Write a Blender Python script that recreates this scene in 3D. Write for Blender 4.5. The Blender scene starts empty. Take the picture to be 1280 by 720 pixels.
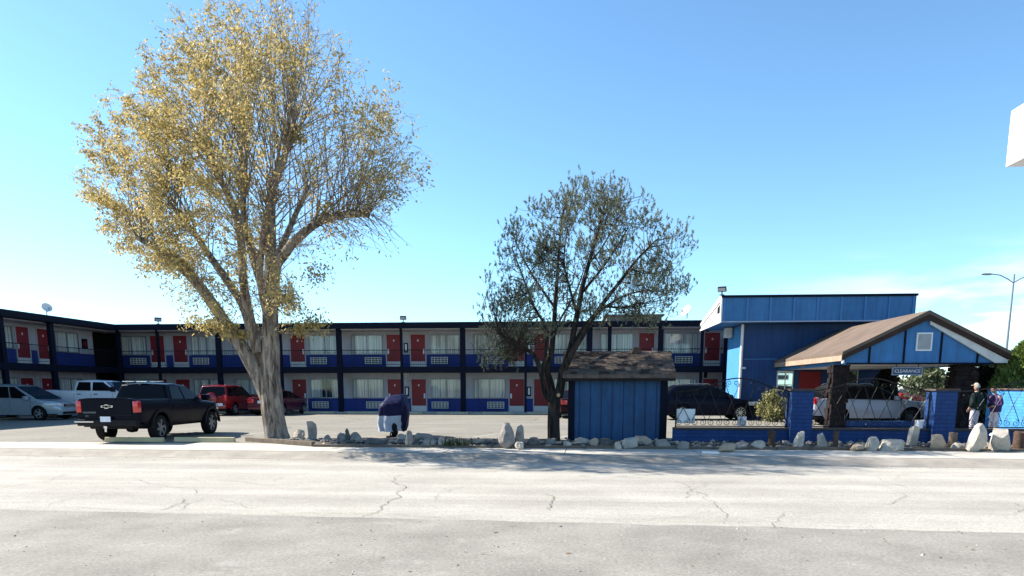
import bpy, bmesh, math, random
from mathutils import Vector, Matrix, noise as mnoise
random.seed(7)
SC = bpy.context.scene
COL = SC.collection
R = math.radians
PI = math.pi
# ------------------------------------------------------------------ camera model
CH, PITCH, FPX, TH = 1.6, R(9), 889.0, R(4.5)
CT, ST = math.cos(TH), math.sin(TH)
def ray(px, py):
    r = (px-640)/FPX; u = -(py-625)/FPX
    return (r, u*math.sin(PITCH)+math.cos(PITCH), u*math.cos(PITCH)-math.sin(PITCH))
def G(px, py, z=0.0):
    d = ray(px, py); t = (z-CH)/d[2]
    return Vector((d[0]*t, d[1]*t, z))
def AT(px, py, Y):
    d = ray(px, py); t = Y/d[1]
    return Vector((d[0]*t, Y, CH+d[2]*t))
def W(a, b, z=0.0):                      # site frame (street runs along a, depth along b) to world
    return Vector((a*CT+b*ST, -a*ST+b*CT, z))
def AB(p):
    return (p.x*CT-p.y*ST, p.x*ST+p.y*CT)
cam = bpy.data.cameras.new('camera'); cam_o = bpy.data.objects.new('camera', cam); COL.objects.link(cam_o)
cam_o.location = (0, 0, CH); cam_o.rotation_euler = (PI/2-PITCH, 0, 0)
cam.sensor_width = 36; cam.lens = FPX/1280*36; cam.shift_y = 265/1280
cam.clip_start = .1; cam.clip_end = 6000
SC.camera = cam_o
# ------------------------------------------------------------------ world and sun
SUNV = Vector((-1.2, .39, 1.0)).normalized()
EL = math.asin(SUNV.z); AZ = math.atan2(SUNV.x, SUNV.y)
w = bpy.data.worlds.new('World'); SC.world = w; w.use_nodes = True
nt = w.node_tree; nt.nodes.clear()
def N(nt, t, **k):
    n = nt.nodes.new(t)
    for a, b in k.items(): setattr(n, a, b)
    return n
out = N(nt, 'ShaderNodeOutputWorld'); bg = N(nt, 'ShaderNodeBackground')
sky = N(nt, 'ShaderNodeTexSky'); sky.sky_type = 'NISHITA'; sky.sun_disc = False
sky.sun_elevation = EL; sky.sun_rotation = AZ
sky.altitude = 1500; sky.air_density = 1.0; sky.dust_density = .6; sky.ozone_density = 1.6
tc = N(nt, 'ShaderNodeTexCoord'); mp = N(nt, 'ShaderNodeMapping'); mp.inputs['Scale'].default_value = (3.2, 3.2, 16)
nz = N(nt, 'ShaderNodeTexNoise'); nz.inputs['Scale'].default_value = 1.6; nz.inputs['Detail'].default_value = 7; nz.inputs['Roughness'].default_value = .55
cr = N(nt, 'ShaderNodeValToRGB'); cr.color_ramp.elements[0].position = .42; cr.color_ramp.elements[1].position = .60
sp = N(nt, 'ShaderNodeSeparateXYZ')
lowm = N(nt, 'ShaderNodeMapRange'); lowm.inputs[1].default_value = .17; lowm.inputs[2].default_value = .07; lowm.inputs[3].default_value = 0; lowm.inputs[4].default_value = 1
rtm = N(nt, 'ShaderNodeMapRange'); rtm.inputs[1].default_value = .30; rtm.inputs[2].default_value = .56; rtm.inputs[3].default_value = 0; rtm.inputs[4].default_value = 1
m1 = N(nt, 'ShaderNodeMath', operation='MULTIPLY'); m2 = N(nt, 'ShaderNodeMath', operation='MULTIPLY')
mx = N(nt, 'ShaderNodeMixRGB'); mx.inputs[2].default_value = (9.0, 9.3, 9.8, 1)
L_ = nt.links.new
L_(tc.outputs['Generated'], mp.inputs[0]); L_(mp.outputs[0], nz.inputs['Vector']); L_(nz.outputs['Fac'], cr.inputs[0])
L_(tc.outputs['Generated'], sp.inputs[0]); L_(sp.outputs['Z'], lowm.inputs[0]); L_(sp.outputs['X'], rtm.inputs[0])
L_(lowm.outputs[0], m1.inputs[0]); L_(rtm.outputs[0], m1.inputs[1]); L_(m1.outputs[0], m2.inputs[0]); L_(cr.outputs[0], m2.inputs[1])
gain = N(nt, 'ShaderNodeMixRGB', blend_type='MULTIPLY'); gain.inputs[0].default_value = 1; gain.inputs[2].default_value = (.97, 1.27, 1.34, 1)
L_(sky.outputs[0], gain.inputs[1]); L_(m2.outputs[0], mx.inputs[0]); L_(gain.outputs[0], mx.inputs[1]); L_(mx.outputs[0], bg.inputs[0]); L_(bg.outputs[0], out.inputs[0])
bg.inputs[1].default_value = .080
sun = bpy.data.lights.new('sun', 'SUN'); sun.energy = 5.0; sun.angle = R(.5); sun.color = (1, .93, .82)
so = bpy.data.objects.new('sun', sun); COL.objects.link(so); so.rotation_euler = SUNV.to_track_quat('Z', 'Y').to_euler(); so.location = (-30, 20, 40)
vs = SC.view_settings; vs.view_transform = 'Standard'; vs.look = 'None'; vs.gamma = 1; vs.use_curve_mapping = False; vs.exposure = 1.35
# ------------------------------------------------------------------ materials
def mat(name, col, rough=.6, var=.15, scale=2.5, bump=0.0, bscale=40, metal=0.0, spec=.4, dirt=0.0, coat=0.0, detail=6, streak=0.0):
    m = bpy.data.materials.new(name); m.use_nodes = True; t = m.node_tree; l = t.links.new
    p = t.nodes['Principled BSDF']
    p.inputs['Roughness'].default_value = rough; p.inputs['Metallic'].default_value = metal
    if max(col) < .06: spec = min(spec, .12)
    p.inputs['Specular IOR Level'].default_value = spec; p.inputs['Coat Weight'].default_value = coat
    co = N(t, 'ShaderNodeTexCoord')
    n1 = N(t, 'ShaderNodeTexNoise'); n1.inputs['Scale'].default_value = scale; n1.inputs['Detail'].default_value = detail; n1.inputs['Roughness'].default_value = .62
    r = N(t, 'ShaderNodeValToRGB')
    a = [max(0, c*(1-var)) for c in col]; b = [min(1, c*(1+var)) for c in col]
    r.color_ramp.elements[0].color = (*a, 1); r.color_ramp.elements[1].color = (*b, 1)
    r.color_ramp.elements[0].position = .3; r.color_ramp.elements[1].position = .7
    l(co.outputs['Object'], n1.inputs['Vector']); l(n1.outputs['Fac'], r.inputs[0])
    last = r.outputs[0]
    if dirt:
        n2 = N(t, 'ShaderNodeTexNoise'); n2.inputs['Scale'].default_value = .7; n2.inputs['Detail'].default_value = 8; n2.inputs['Roughness'].default_value = .7
        r2 = N(t, 'ShaderNodeValToRGB'); r2.color_ramp.elements[0].position = .5; r2.color_ramp.elements[1].position = .75
        mm = N(t, 'ShaderNodeMixRGB'); mm.inputs[2].default_value = (col[0]*.45+.02, col[1]*.45+.018, col[2]*.45+.012, 1)
        ms = N(t, 'ShaderNodeMath', operation='MULTIPLY'); ms.inputs[1].default_value = dirt
        l(co.outputs['Object'], n2.inputs['Vector']); l(n2.outputs['Fac'], r2.inputs[0]); l(r2.outputs[0], ms.inputs[0]); l(ms.outputs[0], mm.inputs[0])
        l(last, mm.inputs[1]); last = mm.outputs[0]
    if streak:
        mp5 = N(t, 'ShaderNodeMapping'); mp5.inputs['Scale'].default_value = (7, 7, .45)
        n5 = N(t, 'ShaderNodeTexNoise'); n5.inputs['Scale'].default_value = 1; n5.inputs['Detail'].default_value = 7; n5.inputs['Roughness'].default_value = .7
        r5 = N(t, 'ShaderNodeValToRGB'); r5.color_ramp.elements[0].position = .3; r5.color_ramp.elements[1].position = .72
        r5.color_ramp.elements[0].color = (1-streak,)*3+(1,); r5.color_ramp.elements[1].color = (1+streak, 1+streak*.95, 1+streak*.8, 1)
        m5 = N(t, 'ShaderNodeMixRGB', blend_type='MULTIPLY'); m5.inputs[0].default_value = 1
        l(co.outputs['Object'], mp5.inputs[0]); l(mp5.outputs[0], n5.inputs['Vector']); l(n5.outputs['Fac'], r5.inputs[0]); l(last, m5.inputs[1]); l(r5.outputs[0], m5.inputs[2]); last = m5.outputs[0]
    l(last, p.inputs['Base Color'])
    if bump:
        n3 = N(t, 'ShaderNodeTexNoise'); n3.inputs['Scale'].default_value = bscale; n3.inputs['Detail'].default_value = 5
        bp = N(t, 'ShaderNodeBump'); bp.inputs['Strength'].default_value = bump; bp.inputs['Distance'].default_value = .02
        l(co.outputs['Object'], n3.inputs['Vector']); l(n3.outputs['Fac'], bp.inputs['Height']); l(bp.outputs[0], p.inputs['Normal'])
    return m
def leafmat(name, cols, trans=.35):
    m = bpy.data.materials.new(name); m.use_nodes = True; t = m.node_tree; l = t.links.new
    p = t.nodes['Principled BSDF']; o = t.nodes['Material Output']
    g = N(t, 'ShaderNodeNewGeometry'); r = N(t, 'ShaderNodeValToRGB'); r.color_ramp.interpolation = 'LINEAR'
    e = r.color_ramp.elements
    for i, c in enumerate(cols):
        q = e[i] if i < 2 else e.new(.5)
        q.color = (*c, 1)
    for i in range(len(cols)): e[i].position = i/(len(cols)-1)
    l(g.outputs['Random Per Island'], r.inputs[0])
    p.inputs['Roughness'].default_value = .55; p.inputs['Specular IOR Level'].default_value = .35
    l(r.outputs[0], p.inputs['Base Color'])
    tr = N(t, 'ShaderNodeBsdfTranslucent'); l(r.outputs[0], tr.inputs[0])
    ms = N(t, 'ShaderNodeMixShader'); ms.inputs[0].default_value = trans
    l(p.outputs[0], ms.inputs[1]); l(tr.outputs[0], ms.inputs[2]); l(ms.outputs[0], o.inputs[0])
    return m
def glassmat(name, tint=(.9, .95, 1), refl=.12):
    m = bpy.data.materials.new(name); m.use_nodes = True; t = m.node_tree; l = t.links.new; o = t.nodes['Material Output']
    t.nodes.remove(t.nodes['Principled BSDF'])
    tr = N(t, 'ShaderNodeBsdfTransparent'); tr.inputs[0].default_value = (*tint, 1)
    gl = N(t, 'ShaderNodeBsdfGlossy'); gl.inputs['Roughness'].default_value = .03
    lw = N(t, 'ShaderNodeLayerWeight'); fr = N(t, 'ShaderNodeMath', operation='POWER'); fr.inputs[1].default_value = 4.0; l(lw.outputs['Facing'], fr.inputs[0])
    ad = N(t, 'ShaderNodeMath', operation='ADD'); ad.inputs[1].default_value = refl
    ms = N(t, 'ShaderNodeMixShader'); l(fr.outputs[0], ad.inputs[0]); l(ad.outputs[0], ms.inputs[0]); l(tr.outputs[0], ms.inputs[1]); l(gl.outputs[0], ms.inputs[2]); l(ms.outputs[0], o.inputs[0])
    return m
def paint(name, col, rough=.25, metal=.0, coat=None):
    dk = max(col) < .05
    return mat(name, col, rough=rough, var=.05, scale=1.2, metal=metal, coat=(.04 if dk else .5) if coat is None else coat, spec=.07 if dk else .4)
MT = {}
MT['white_wall'] = mat('white_stucco', (.40, .40, .43), .85, .1, 1.4, .15, 60, dirt=.4, streak=.15)
MT['blue_wall'] = mat('blue_wainscot_paint', (.009, .030, .185), .7, .12, 1.5, .1, 50, dirt=.25, streak=.25)
MT['navy'] = mat('navy_trim_paint', (.004, .006, .016), .7, .2, 3)
MT['door_red'] = mat('red_door_paint', (.20, .009, .014), .5, .12, 2, dirt=.12)
MT['white_paint'] = mat('white_paint', (.72, .72, .72), .5, .08, 4, dirt=.12)
MT['offwhite'] = mat('weathered_white', (.58, .57, .54), .7, .12, 3, dirt=.2)
MT['dark'] = mat('black_void', (.006, .006, .008), .9, .1)
MT['curtain'] = mat('cream_curtain', (.74, .73, .64), .9, .10, 5)
def curtainmat(name, col):  # dark stripes paint the shade of the pleats into the curtain colour
    m = mat(name, col, .9, .1, 5); t = m.node_tree; l = t.links.new; p = t.nodes['Principled BSDF']
    co = N(t,'ShaderNodeTexCoord'); mpn = N(t,'ShaderNodeMapping'); mpn.inputs['Scale'].default_value = (13,.4,.12)
    oi = N(t,'ShaderNodeObjectInfo'); ad = N(t,'ShaderNodeVectorMath',operation='ADD'); l(oi.outputs['Location'],ad.inputs[1]); l(co.outputs['Object'],ad.inputs[0]); l(ad.outputs[0],mpn.inputs[0])
    nz_ = N(t,'ShaderNodeTexNoise'); nz_.inputs['Scale'].default_value = 1; nz_.inputs['Detail'].default_value = 4; nz_.inputs['Roughness'].default_value = .6; l(mpn.outputs[0],nz_.inputs['Vector'])
    r = N(t,'ShaderNodeValToRGB'); r.color_ramp.elements[0].position = .38; r.color_ramp.elements[1].position = .58
    r.color_ramp.elements[0].color = (*[c*.42 for c in col],1); r.color_ramp.elements[1].color = (*col,1)
    l(nz_.outputs['Fac'],r.inputs[0]); l(r.outputs[0],p.inputs['Base Color']); return m
MT['curtain'] = curtainmat('pleat_shaded_curtain', (.74,.73,.64))
MT['curtain2'] = mat('grey_curtain', (.36, .37, .37), .9, .12, 5)
MT['glass'] = glassmat('window_glass', (.95, .97, .99), .04)
MT['alu'] = mat('grey_aluminium', (.25, .26, .28), .4, .1, 5, metal=.6)
MT['roof_grey'] = mat('roof_felt', (.12, .12, .13), .9, .2, 3)
MT['office_blue'] = mat('office_blue_paint', (.009, .052, .175), .65, .18, .9, .12, 30, dirt=.3, streak=.25)
MT['fascia_blue'] = mat('fascia_blue_paint', (.030, .145, .335), .6, .16, 1.2, .1, 30, dirt=.25, streak=.22)
MT['batten_blue'] = mat('batten_pale_blue', (.045, .17, .38), .6, .1, 2)
MT['shed_blue'] = mat('shed_blue_siding', (.007, .062, .165), .6, .2, 2.2, .15, 40, dirt=.4, streak=.35)
MT['brick_blue'] = None
MT['iron'] = mat('black_wrought_iron', (.014, .014, .016), .4, .3, 8, metal=.3)
MT['lava'] = mat('dark_lava_stone', (.020, .015, .015), .95, .5, 5, .8, 9)
MT['rock'] = mat('pale_limestone', (.26, .23, .205), .9, .4, 4, 1.0, 10, dirt=.6)
MT['rock_white'] = mat('white_quartz', (.42, .37, .31), .85, .32, 5, 1.0, 9, dirt=.6)
MT['rock_tan'] = mat('tan_sandstone', (.40, .30, .21), .9, .2, 5, .6, 14, dirt=.3)
MT['rock_dark'] = mat('dark_basalt', (.10, .095, .09), .9, .3, 5, .6, 14, dirt=.2)
MT['wood'] = mat('weathered_timber', (.13, .10, .075), .9, .3, 6, .5, 30)
MT['stump'] = mat('brown_stump_wood', (.075, .045, .032), .95, .35, 7, .7, 22)
MT['bark'] = None
MT['concrete'] = mat('pale_concrete', (.42, .39, .34), .9, .10, 1.2, .25, 60, dirt=.35)
MT['yellow'] = mat('faded_yellow_paint', (.55, .46, .27), .8, .16, 3, .3, 40, dirt=.35)
MT['paleyellow'] = mat('pale_yellow_concrete', (.44, .39, .27), .85, .15, 3, .3, 40, dirt=.3)
MT['tyre'] = mat('tyre_rubber', (.012, .012, .013), .85, .2, 10)
MT['alloy'] = mat('alloy_rim', (.55, .56, .58), .3, .1, 8, metal=.85)
MT['gunmetal'] = mat('dark_machined_rim', (.22, .23, .25), .35, .15, 8, metal=.8)
MT['cglass'] = mat('tinted_car_glass', (.006, .007, .009), .08, .05, spec=.3)
MT['cglass2'] = mat('clear_windscreen', (.02, .035, .05), .04, .05, spec=.7)
MT['blackplastic'] = mat('black_plastic', (.012, .012, .014), .6, .2, 9)
MT['chrome'] = mat('chrome', (.75, .75, .77), .12, .05, metal=1)
MT['lamp_red'] = mat('tail_lamp_red', (.50, .010, .012), .15, .1, 9, spec=.7, coat=.5)
MT['lamp_clear'] = mat('head_lamp_lens', (.45, .48, .50), .1, .1, 9, spec=.8, coat=.6)
MT['plate'] = mat('licence_plate_white', (.62, .66, .74), .5, .1, 14)
# ------------------------------------------------------------------ mesh helpers
class MB:
    def __init__(s): s.v = []; s.f = []; s.m = []
    def add(s, vs, fs, mi=0):
        o = len(s.v); s.v += [tuple(v) for v in vs]
        for f in fs: s.f.append(tuple(i+o for i in f)); s.m.append(mi)
    def box(s, x0, x1, y0, y1, z0, z1, mi=0):
        s.add([(x0,y0,z0),(x1,y0,z0),(x1,y1,z0),(x0,y1,z0),(x0,y0,z1),(x1,y0,z1),(x1,y1,z1),(x0,y1,z1)],
              [(0,3,2,1),(4,5,6,7),(0,1,5,4),(1,2,6,5),(2,3,7,6),(3,0,4,7)], mi)
        return s
    def prism(s, poly, axis, a0, a1, mi=0):
        # poly: 2D points; axis: the extrusion axis; the two others in xyz order
        def P(p, a):
            return {'x': (a,p[0],p[1]), 'y': (p[0],a,p[1]), 'z': (p[0],p[1],a)}[axis]
        n = len(poly)
        s.add([P(p, a0) for p in poly]+[P(p, a1) for p in poly],
              [tuple(range(n))[::-1], tuple(range(n, 2*n))]+[(i,(i+1)%n,(i+1)%n+n,i+n) for i in range(n)], mi)
        return s
    def tube(s, pts, rad, seg=6, mi=0, cap=True, jit=0):
        pts = [Vector(p) for p in pts]; n = len(pts)
        if not isinstance(rad, (list, tuple)): rad = [rad]*n
        rings = []; ref = None
        for i in range(n):
            t = (pts[min(i+1,n-1)]-pts[max(i-1,0)])
            if t.length < 1e-9: t = Vector((0,0,1))
            t.normalize()
            if ref is None:
                ref = t.cross(Vector((.3,.9,.2)));
                if ref.length < .1: ref = t.cross(Vector((1,0,0)))
            ref = (ref - t*ref.dot(t)); ref.normalize(); b = t.cross(ref)
            ring = []
            for k in range(seg):
                a = 2*PI*k/seg; rr = rad[i]*(1+(random.uniform(-jit,jit) if jit else 0))
                ring.append(pts[i]+(ref*math.cos(a)+b*math.sin(a))*rr)
            rings.append(ring)
        vs = [p for r in rings for p in r]; fs = []
        for i in range(n-1):
            for k in range(seg):
                k2 = (k+1)%seg; fs.append((i*seg+k, i*seg+k2, (i+1)*seg+k2, (i+1)*seg+k))
        if cap: fs.append(tuple(range(seg))[::-1]); fs.append(tuple((n-1)*seg+k for k in range(seg)))
        s.add(vs, fs, mi); return s
    def lathe(s, prof, c=(0,0,0), axis='z', seg=24, mi=0):
        # prof: (r, h)
        vs = []; fs = []; n = len(prof)
        for k in range(seg):
            a = 2*PI*k/seg; ca, sa = math.cos(a), math.sin(a)
            for r, h in prof:
                vs.append({'z': (c[0]+r*ca, c[1]+r*sa, c[2]+h), 'y': (c[0]+r*ca, c[1]+h, c[2]+r*sa), 'x': (c[0]+h, c[1]+r*ca, c[2]+r*sa)}[axis])
        for k in range(seg):
            k2 = (k+1)%seg
            for i in range(n-1):
                fs.append((k*n+i, k2*n+i, k2*n+i+1, k*n+i+1))
        s.add(vs, fs, mi); return s
    def xf(s, M):
        s.v = [tuple(M @ Vector(v)) for v in s.v]; return s
    def build(s, name, mats, parent=None, smooth=None, off=None, bevel=0, rot=0):
        me = bpy.data.meshes.new(name)
        v = s.v
        if off: v = [(p[0]-off[0], p[1]-off[1], p[2]-(off[2] if len(off) > 2 else 0)) for p in v]
        me.from_pydata(v, [], s.f)
        if not isinstance(mats, (list, tuple)): mats = [mats]
        for m in mats: me.materials.append(m)
        me.polygons.foreach_set('material_index', s.m)
        bm = bmesh.new(); bm.from_mesh(me)
        if len(bm.faces) < 60000: bmesh.ops.recalc_face_normals(bm, faces=bm.faces)
        if bevel:
            es = [e for e in bm.edges if len(e.link_faces) == 2 and e.calc_face_angle(0) > .5]
            bmesh.ops.bevel(bm, geom=es, offset=bevel, segments=2, affect='EDGES', profile=.6, clamp_overlap=True)
        bm.to_mesh(me); bm.free()
        if smooth is not None:
            me.shade_smooth(); me.set_sharp_from_angle(angle=R(smooth))
        o = bpy.data.objects.new(name, me); COL.objects.link(o)
        if parent: o.parent = parent
        return o
def tag(o, label=None, cat=None, group=None, kind=None):
    if label: o['label'] = label
    if cat: o['category'] = cat
    if group: o['group'] = group
    if kind: o['kind'] = kind
    return o
def thing(name, label, cat, loc=(0,0,0), rz=0, group=None):
    o = bpy.data.objects.new(name, None); COL.objects.link(o); o.empty_display_size = .2
    o.location = loc; o.rotation_euler = (0,0,rz)
    return tag(o, label, cat, group)
def dup(o, parent=None):
    c = o.copy(); COL.objects.link(c)
    if parent is not None: c.parent = parent
    for ch in list(o.children): dup(ch, c)
    return c
def text_mesh(name, txt, size, m, parent, loc, rot, depth=.004, align='CENTER'):
    cu = bpy.data.curves.new('lettering', 'FONT'); cu.body = txt; cu.size = size; cu.extrude = depth; cu.align_x = align; cu.align_y = 'CENTER'
    to = bpy.data.objects.new('lettering', cu); COL.objects.link(to)
    dg = bpy.context.evaluated_depsgraph_get(); me = bpy.data.meshes.new_from_object(to.evaluated_get(dg))
    bpy.data.objects.remove(to); me.materials.clear(); me.materials.append(m)
    o = bpy.data.objects.new(name, me); COL.objects.link(o); o.parent = parent; o.location = loc; o.rotation_euler = rot
    return o
# site frame thing: an Empty at (a,b) turned to the street's direction; parts are given in absolute a,b
def site(name, label, cat, a, b, group=None):
    o = thing(name, label, cat, W(a, b), -TH, group); return o
# ------------------------------------------------------------------ setting: ground, lot, street
def groundmat(name, c1, c2, sc=.35, fine=60, cracks=None, bands=None, rough=.92, patch=None):
    m = bpy.data.materials.new(name); m.use_nodes = True; t = m.node_tree; l = t.links.new; p = t.nodes['Principled BSDF']
    p.inputs['Roughness'].default_value = rough; p.inputs['Specular IOR Level'].default_value = .25
    co = N(t, 'ShaderNodeTexCoord')
    n1 = N(t, 'ShaderNodeTexNoise'); n1.inputs['Scale'].default_value = sc; n1.inputs['Detail'].default_value = 10; n1.inputs['Roughness'].default_value = .65
    r = N(t, 'ShaderNodeValToRGB'); r.color_ramp.elements[0].color = (*c1,1); r.color_ramp.elements[1].color = (*c2,1)
    r.color_ramp.elements[0].position = .35; r.color_ramp.elements[1].position = .65
    l(co.outputs['Object'], n1.inputs['Vector']); l(n1.outputs['Fac'], r.inputs[0]); last = r.outputs[0]
    if bands:      # worn wheel tracks along the street
        mpn = N(t, 'ShaderNodeMapping'); mpn.inputs['Scale'].default_value = (.05, 1.1, 1)
        nb = N(t, 'ShaderNodeTexNoise'); nb.inputs['Scale'].default_value = 1.0; nb.inputs['Detail'].default_value = 6; nb.inputs['Roughness'].default_value = .6
        rb = N(t, 'ShaderNodeValToRGB'); rb.color_ramp.elements[0].position = .38; rb.color_ramp.elements[1].position = .66
        rb.color_ramp.elements[0].color = (*bands[0],1); rb.color_ramp.elements[1].color = (*bands[1],1)
        mb_ = N(t, 'ShaderNodeMixRGB', blend_type='MULTIPLY'); mb_.inputs[0].default_value = 1
        l(co.outputs['Object'], mpn.inputs[0]); l(mpn.outputs[0], nb.inputs['Vector']); l(nb.outputs['Fac'], rb.inputs[0]); l(last, mb_.inputs[1]); l(rb.outputs[0], mb_.inputs[2]); last = mb_.outputs[0]
    # aggregate speckle
    n2 = N(t, 'ShaderNodeTexNoise'); n2.inputs['Scale'].default_value = fine*.55; n2.inputs['Detail'].default_value = 9; n2.inputs['Roughness'].default_value = .85
    r2 = N(t, 'ShaderNodeValToRGB'); r2.color_ramp.elements[0].position = .35; r2.color_ramp.elements[1].position = .65
    r2.color_ramp.elements[0].color = (.5,.5,.5,1); r2.color_ramp.elements[1].color = (1.22,1.22,1.22,1)
    mm = N(t, 'ShaderNodeMixRGB', blend_type='MULTIPLY'); mm.inputs[0].default_value = 1
    l(co.outputs['Object'], n2.inputs['Vector']); l(n2.outputs['Fac'], r2.inputs[0]); l(last, mm.inputs[1]); l(r2.outputs[0], mm.inputs[2]); last = mm.outputs[0]
    if patch:
        n4 = N(t, 'ShaderNodeTexNoise'); n4.inputs['Scale'].default_value = 1.3; n4.inputs['Detail'].default_value = 9; n4.inputs['Roughness'].default_value = .75
        r4 = N(t, 'ShaderNodeValToRGB'); r4.color_ramp.elements[0].position = .58; r4.color_ramp.elements[1].position = .70
        m4 = N(t, 'ShaderNodeMixRGB'); m4.inputs[2].default_value = (*patch,1)
        ml = N(t, 'ShaderNodeMath', operation='MULTIPLY'); ml.inputs[1].default_value = .6
        l(co.outputs['Object'], n4.inputs['Vector']); l(n4.outputs['Fac'], r4.inputs[0]); l(r4.outputs[0], ml.inputs[0]); l(ml.outputs[0], m4.inputs[0]); l(last, m4.inputs[1]); last = m4.outputs[0]
    if cracks:
        # warped voronoi cell borders, thinned and broken up by a mask
        nw = N(t, 'ShaderNodeTexNoise'); nw.inputs['Scale'].default_value = 1.5; nw.inputs['Detail'].default_value = 8; nw.inputs['Roughness'].default_value = .7
        va = N(t, 'ShaderNodeVectorMath', operation='SCALE'); va.inputs['Scale'].default_value = 1.1
        vb = N(t, 'ShaderNodeVectorMath', operation='ADD')
        l(co.outputs['Object'], nw.inputs['Vector']); l(nw.outputs['Color'], va.inputs[0]); l(co.outputs['Object'], vb.inputs[0]); l(va.outputs[0], vb.inputs[1])
        for scx, wid, thr in cracks:
            mpc = N(t, 'ShaderNodeMapping'); mpc.inputs['Scale'].default_value = (scx[0], scx[1], 0); mpc.inputs['Location'].default_value = (scx[2], scx[3], 0)
            vo = N(t, 'ShaderNodeTexVoronoi', feature='DISTANCE_TO_EDGE', voronoi_dimensions='2D'); vo.inputs['Scale'].default_value = 1
            le = N(t, 'ShaderNodeMapRange'); le.inputs[1].default_value = wid*.4; le.inputs[2].default_value = wid; le.inputs[3].default_value = 1; le.inputs[4].default_value = 0
            nm = N(t, 'ShaderNodeTexNoise'); nm.inputs['Scale'].default_value = .28; nm.inputs['Detail'].default_value = 3
            gm = N(t, 'ShaderNodeMapRange'); gm.inputs[1].default_value = thr; gm.inputs[2].default_value = thr+.06
            mu = N(t, 'ShaderNodeMath', operation='MULTIPLY')
            m5 = N(t, 'ShaderNodeMixRGB'); m5.inputs[2].default_value = (.085,.078,.07,1)
            l(vb.outputs[0], mpc.inputs[0]); l(mpc.outputs[0], vo.inputs['Vector']); l(vo.outputs['Distance'], le.inputs[0])
            l(mpc.outputs[0], nm.inputs['Vector']); nm.inputs['Scale'].default_value = 1.1
            l(nm.outputs['Fac'], gm.inputs[0]); l(le.outputs[0], mu.inputs[0]); l(gm.outputs[0], mu.inputs[1]); l(mu.outputs[0], m5.inputs[0]); l(last, m5.inputs[1]); last = m5.outputs[0]
    l(last, p.inputs['Base Color'])
    bp = N(t, 'ShaderNodeBump'); bp.inputs['Strength'].default_value = .35; bp.inputs['Distance'].default_value = .01
    l(n2.outputs['Fac'], bp.inputs['Height']); l(bp.outputs[0], p.inputs['Normal'])
    return m
MT['street'] = groundmat('worn_pale_street', (.38,.356,.315), (.465,.438,.39), .5, 70, bands=((.80,.80,.80),(1.05,1.05,1.04)))
MT['near'] = groundmat('coarse_grey_asphalt', (.22,.205,.182), (.305,.287,.256), .9, 50, patch=(.37,.35,.318), cracks=[((.10,.2,3,4),.004,.6)])
MT['lot'] = groundmat('sunbleached_lot', (.205,.19,.16), (.265,.247,.21), .3, 30, patch=(.31,.295,.255), cracks=[((.12,.16,7,3),.006,.5)])
MT['earth'] = groundmat('dry_earth', (.22,.18,.13), (.32,.27,.2), .05, 3)
MT['soil'] = groundmat('dark_gravel_soil', (.045,.037,.03), (.15,.125,.10), 6, 30)
def sheet(name, pts, m, z, top=None):
    b = MB(); b.add([(p[0], p[1], z) for p in pts], [tuple(range(len(pts)))])
    o = b.build(name, m); o.rotation_euler.z = -TH; o['kind'] = 'structure'; return o
kb = lambda a: 16.75-.04*a             # foot of the far kerb
sb = lambda a: 9.0-.045*a              # seam between the near asphalt and the street
sheet('ground', [(-1800,-600),(1800,-600),(1800,2600),(-1800,2600)], MT['earth'], -.2)
A0, A1 = -90, 90
sheet('street', [(A0,sb(A0)-1),(A1,sb(A1)-1),(A1,kb(A1)+.3),(A0,kb(A0)+.3)], MT['street'], -.12)
# near asphalt, a ragged sheet lying over the street's edge
b_ = MB(); pts = []
n = 420
for i in range(n+1):
    a = -60+120*i/n
    pts.append((a, sb(a)+.09*(mnoise.noise(Vector((a*1.4,0,0)))+.6*mnoise.noise(Vector((a*5,3,0))))))
vs_ = []
for a, bb in pts: vs_ += [(a,-40,-.114),(a,bb,-.112)]
b_.add(vs_, [(2*i,2*i+2,2*i+3,2*i+1) for i in range(n)])
o = b_.build('driveway_apron', MT['near']); o.rotation_euler.z = -TH; o['kind'] = 'structure'
# kerb with a rolled face and the pavement behind it
b_ = MB(); na = 180
prof = [(-.34,-.1165),(-.08,-.112),(.04,-.075),(.16,-.035),(.32,-.006),(.5,.002),(.8,-.02)]
for i in range(na+1):
    a = A0+(A1-A0)*i/na
    for d, z in prof: b_.v.append((a, kb(a)+d+.012*mnoise.noise(Vector((a,d*3,1))), z))
k_ = len(prof)
for i in range(na):
    for j in range(k_-1): b_.f.append((i*k_+j,(i+1)*k_+j,(i+1)*k_+j+1,i*k_+j+1)); b_.m.append(0)
o = b_.build('kerb', mat('worn_grey_kerb', (.27,.245,.21), .92, .22, 1.6, .35, 50, dirt=.5), smooth=50); o.rotation_euler.z = -TH; o['kind'] = 'structure'
# pavement slabs with open joints: one sheet, joints as narrow dark strips just above it
sheet('pavement', [(-60,kb(-60)+.46),(A1,kb(A1)+.46),(A1,20.4),(-60,20.4)], MT['concrete'], .006)
b_ = MB()
for i in range(-14, 16):
    a = i*3.05+random.uniform(-.2,.2); wj = random.uniform(.012,.03)
    zz = [0]
    b_.add([(a,kb(a)+.06,-.06),(a+wj,kb(a)+.06,-.06),(a+wj+.03,kb(a)+.5,.009),(a+.03,kb(a)+.5,.009)], [(0,1,2,3)])
    b_.add([(a+.03,kb(a)+.5,.009),(a+.03+wj,kb(a)+.5,.009),(a+.1+wj,19.2,.009),(a+.1,19.2,.009)], [(0,1,2,3)])
o = b_.build('pavement_joints', MT['rock_dark']); o.rotation_euler.z = -TH; o['kind'] = 'structure'
sheet('parking_lot', [(A0,19.85),(A1,19.85),(A1,140),(A0,140)], MT['lot'], .008)
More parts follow.
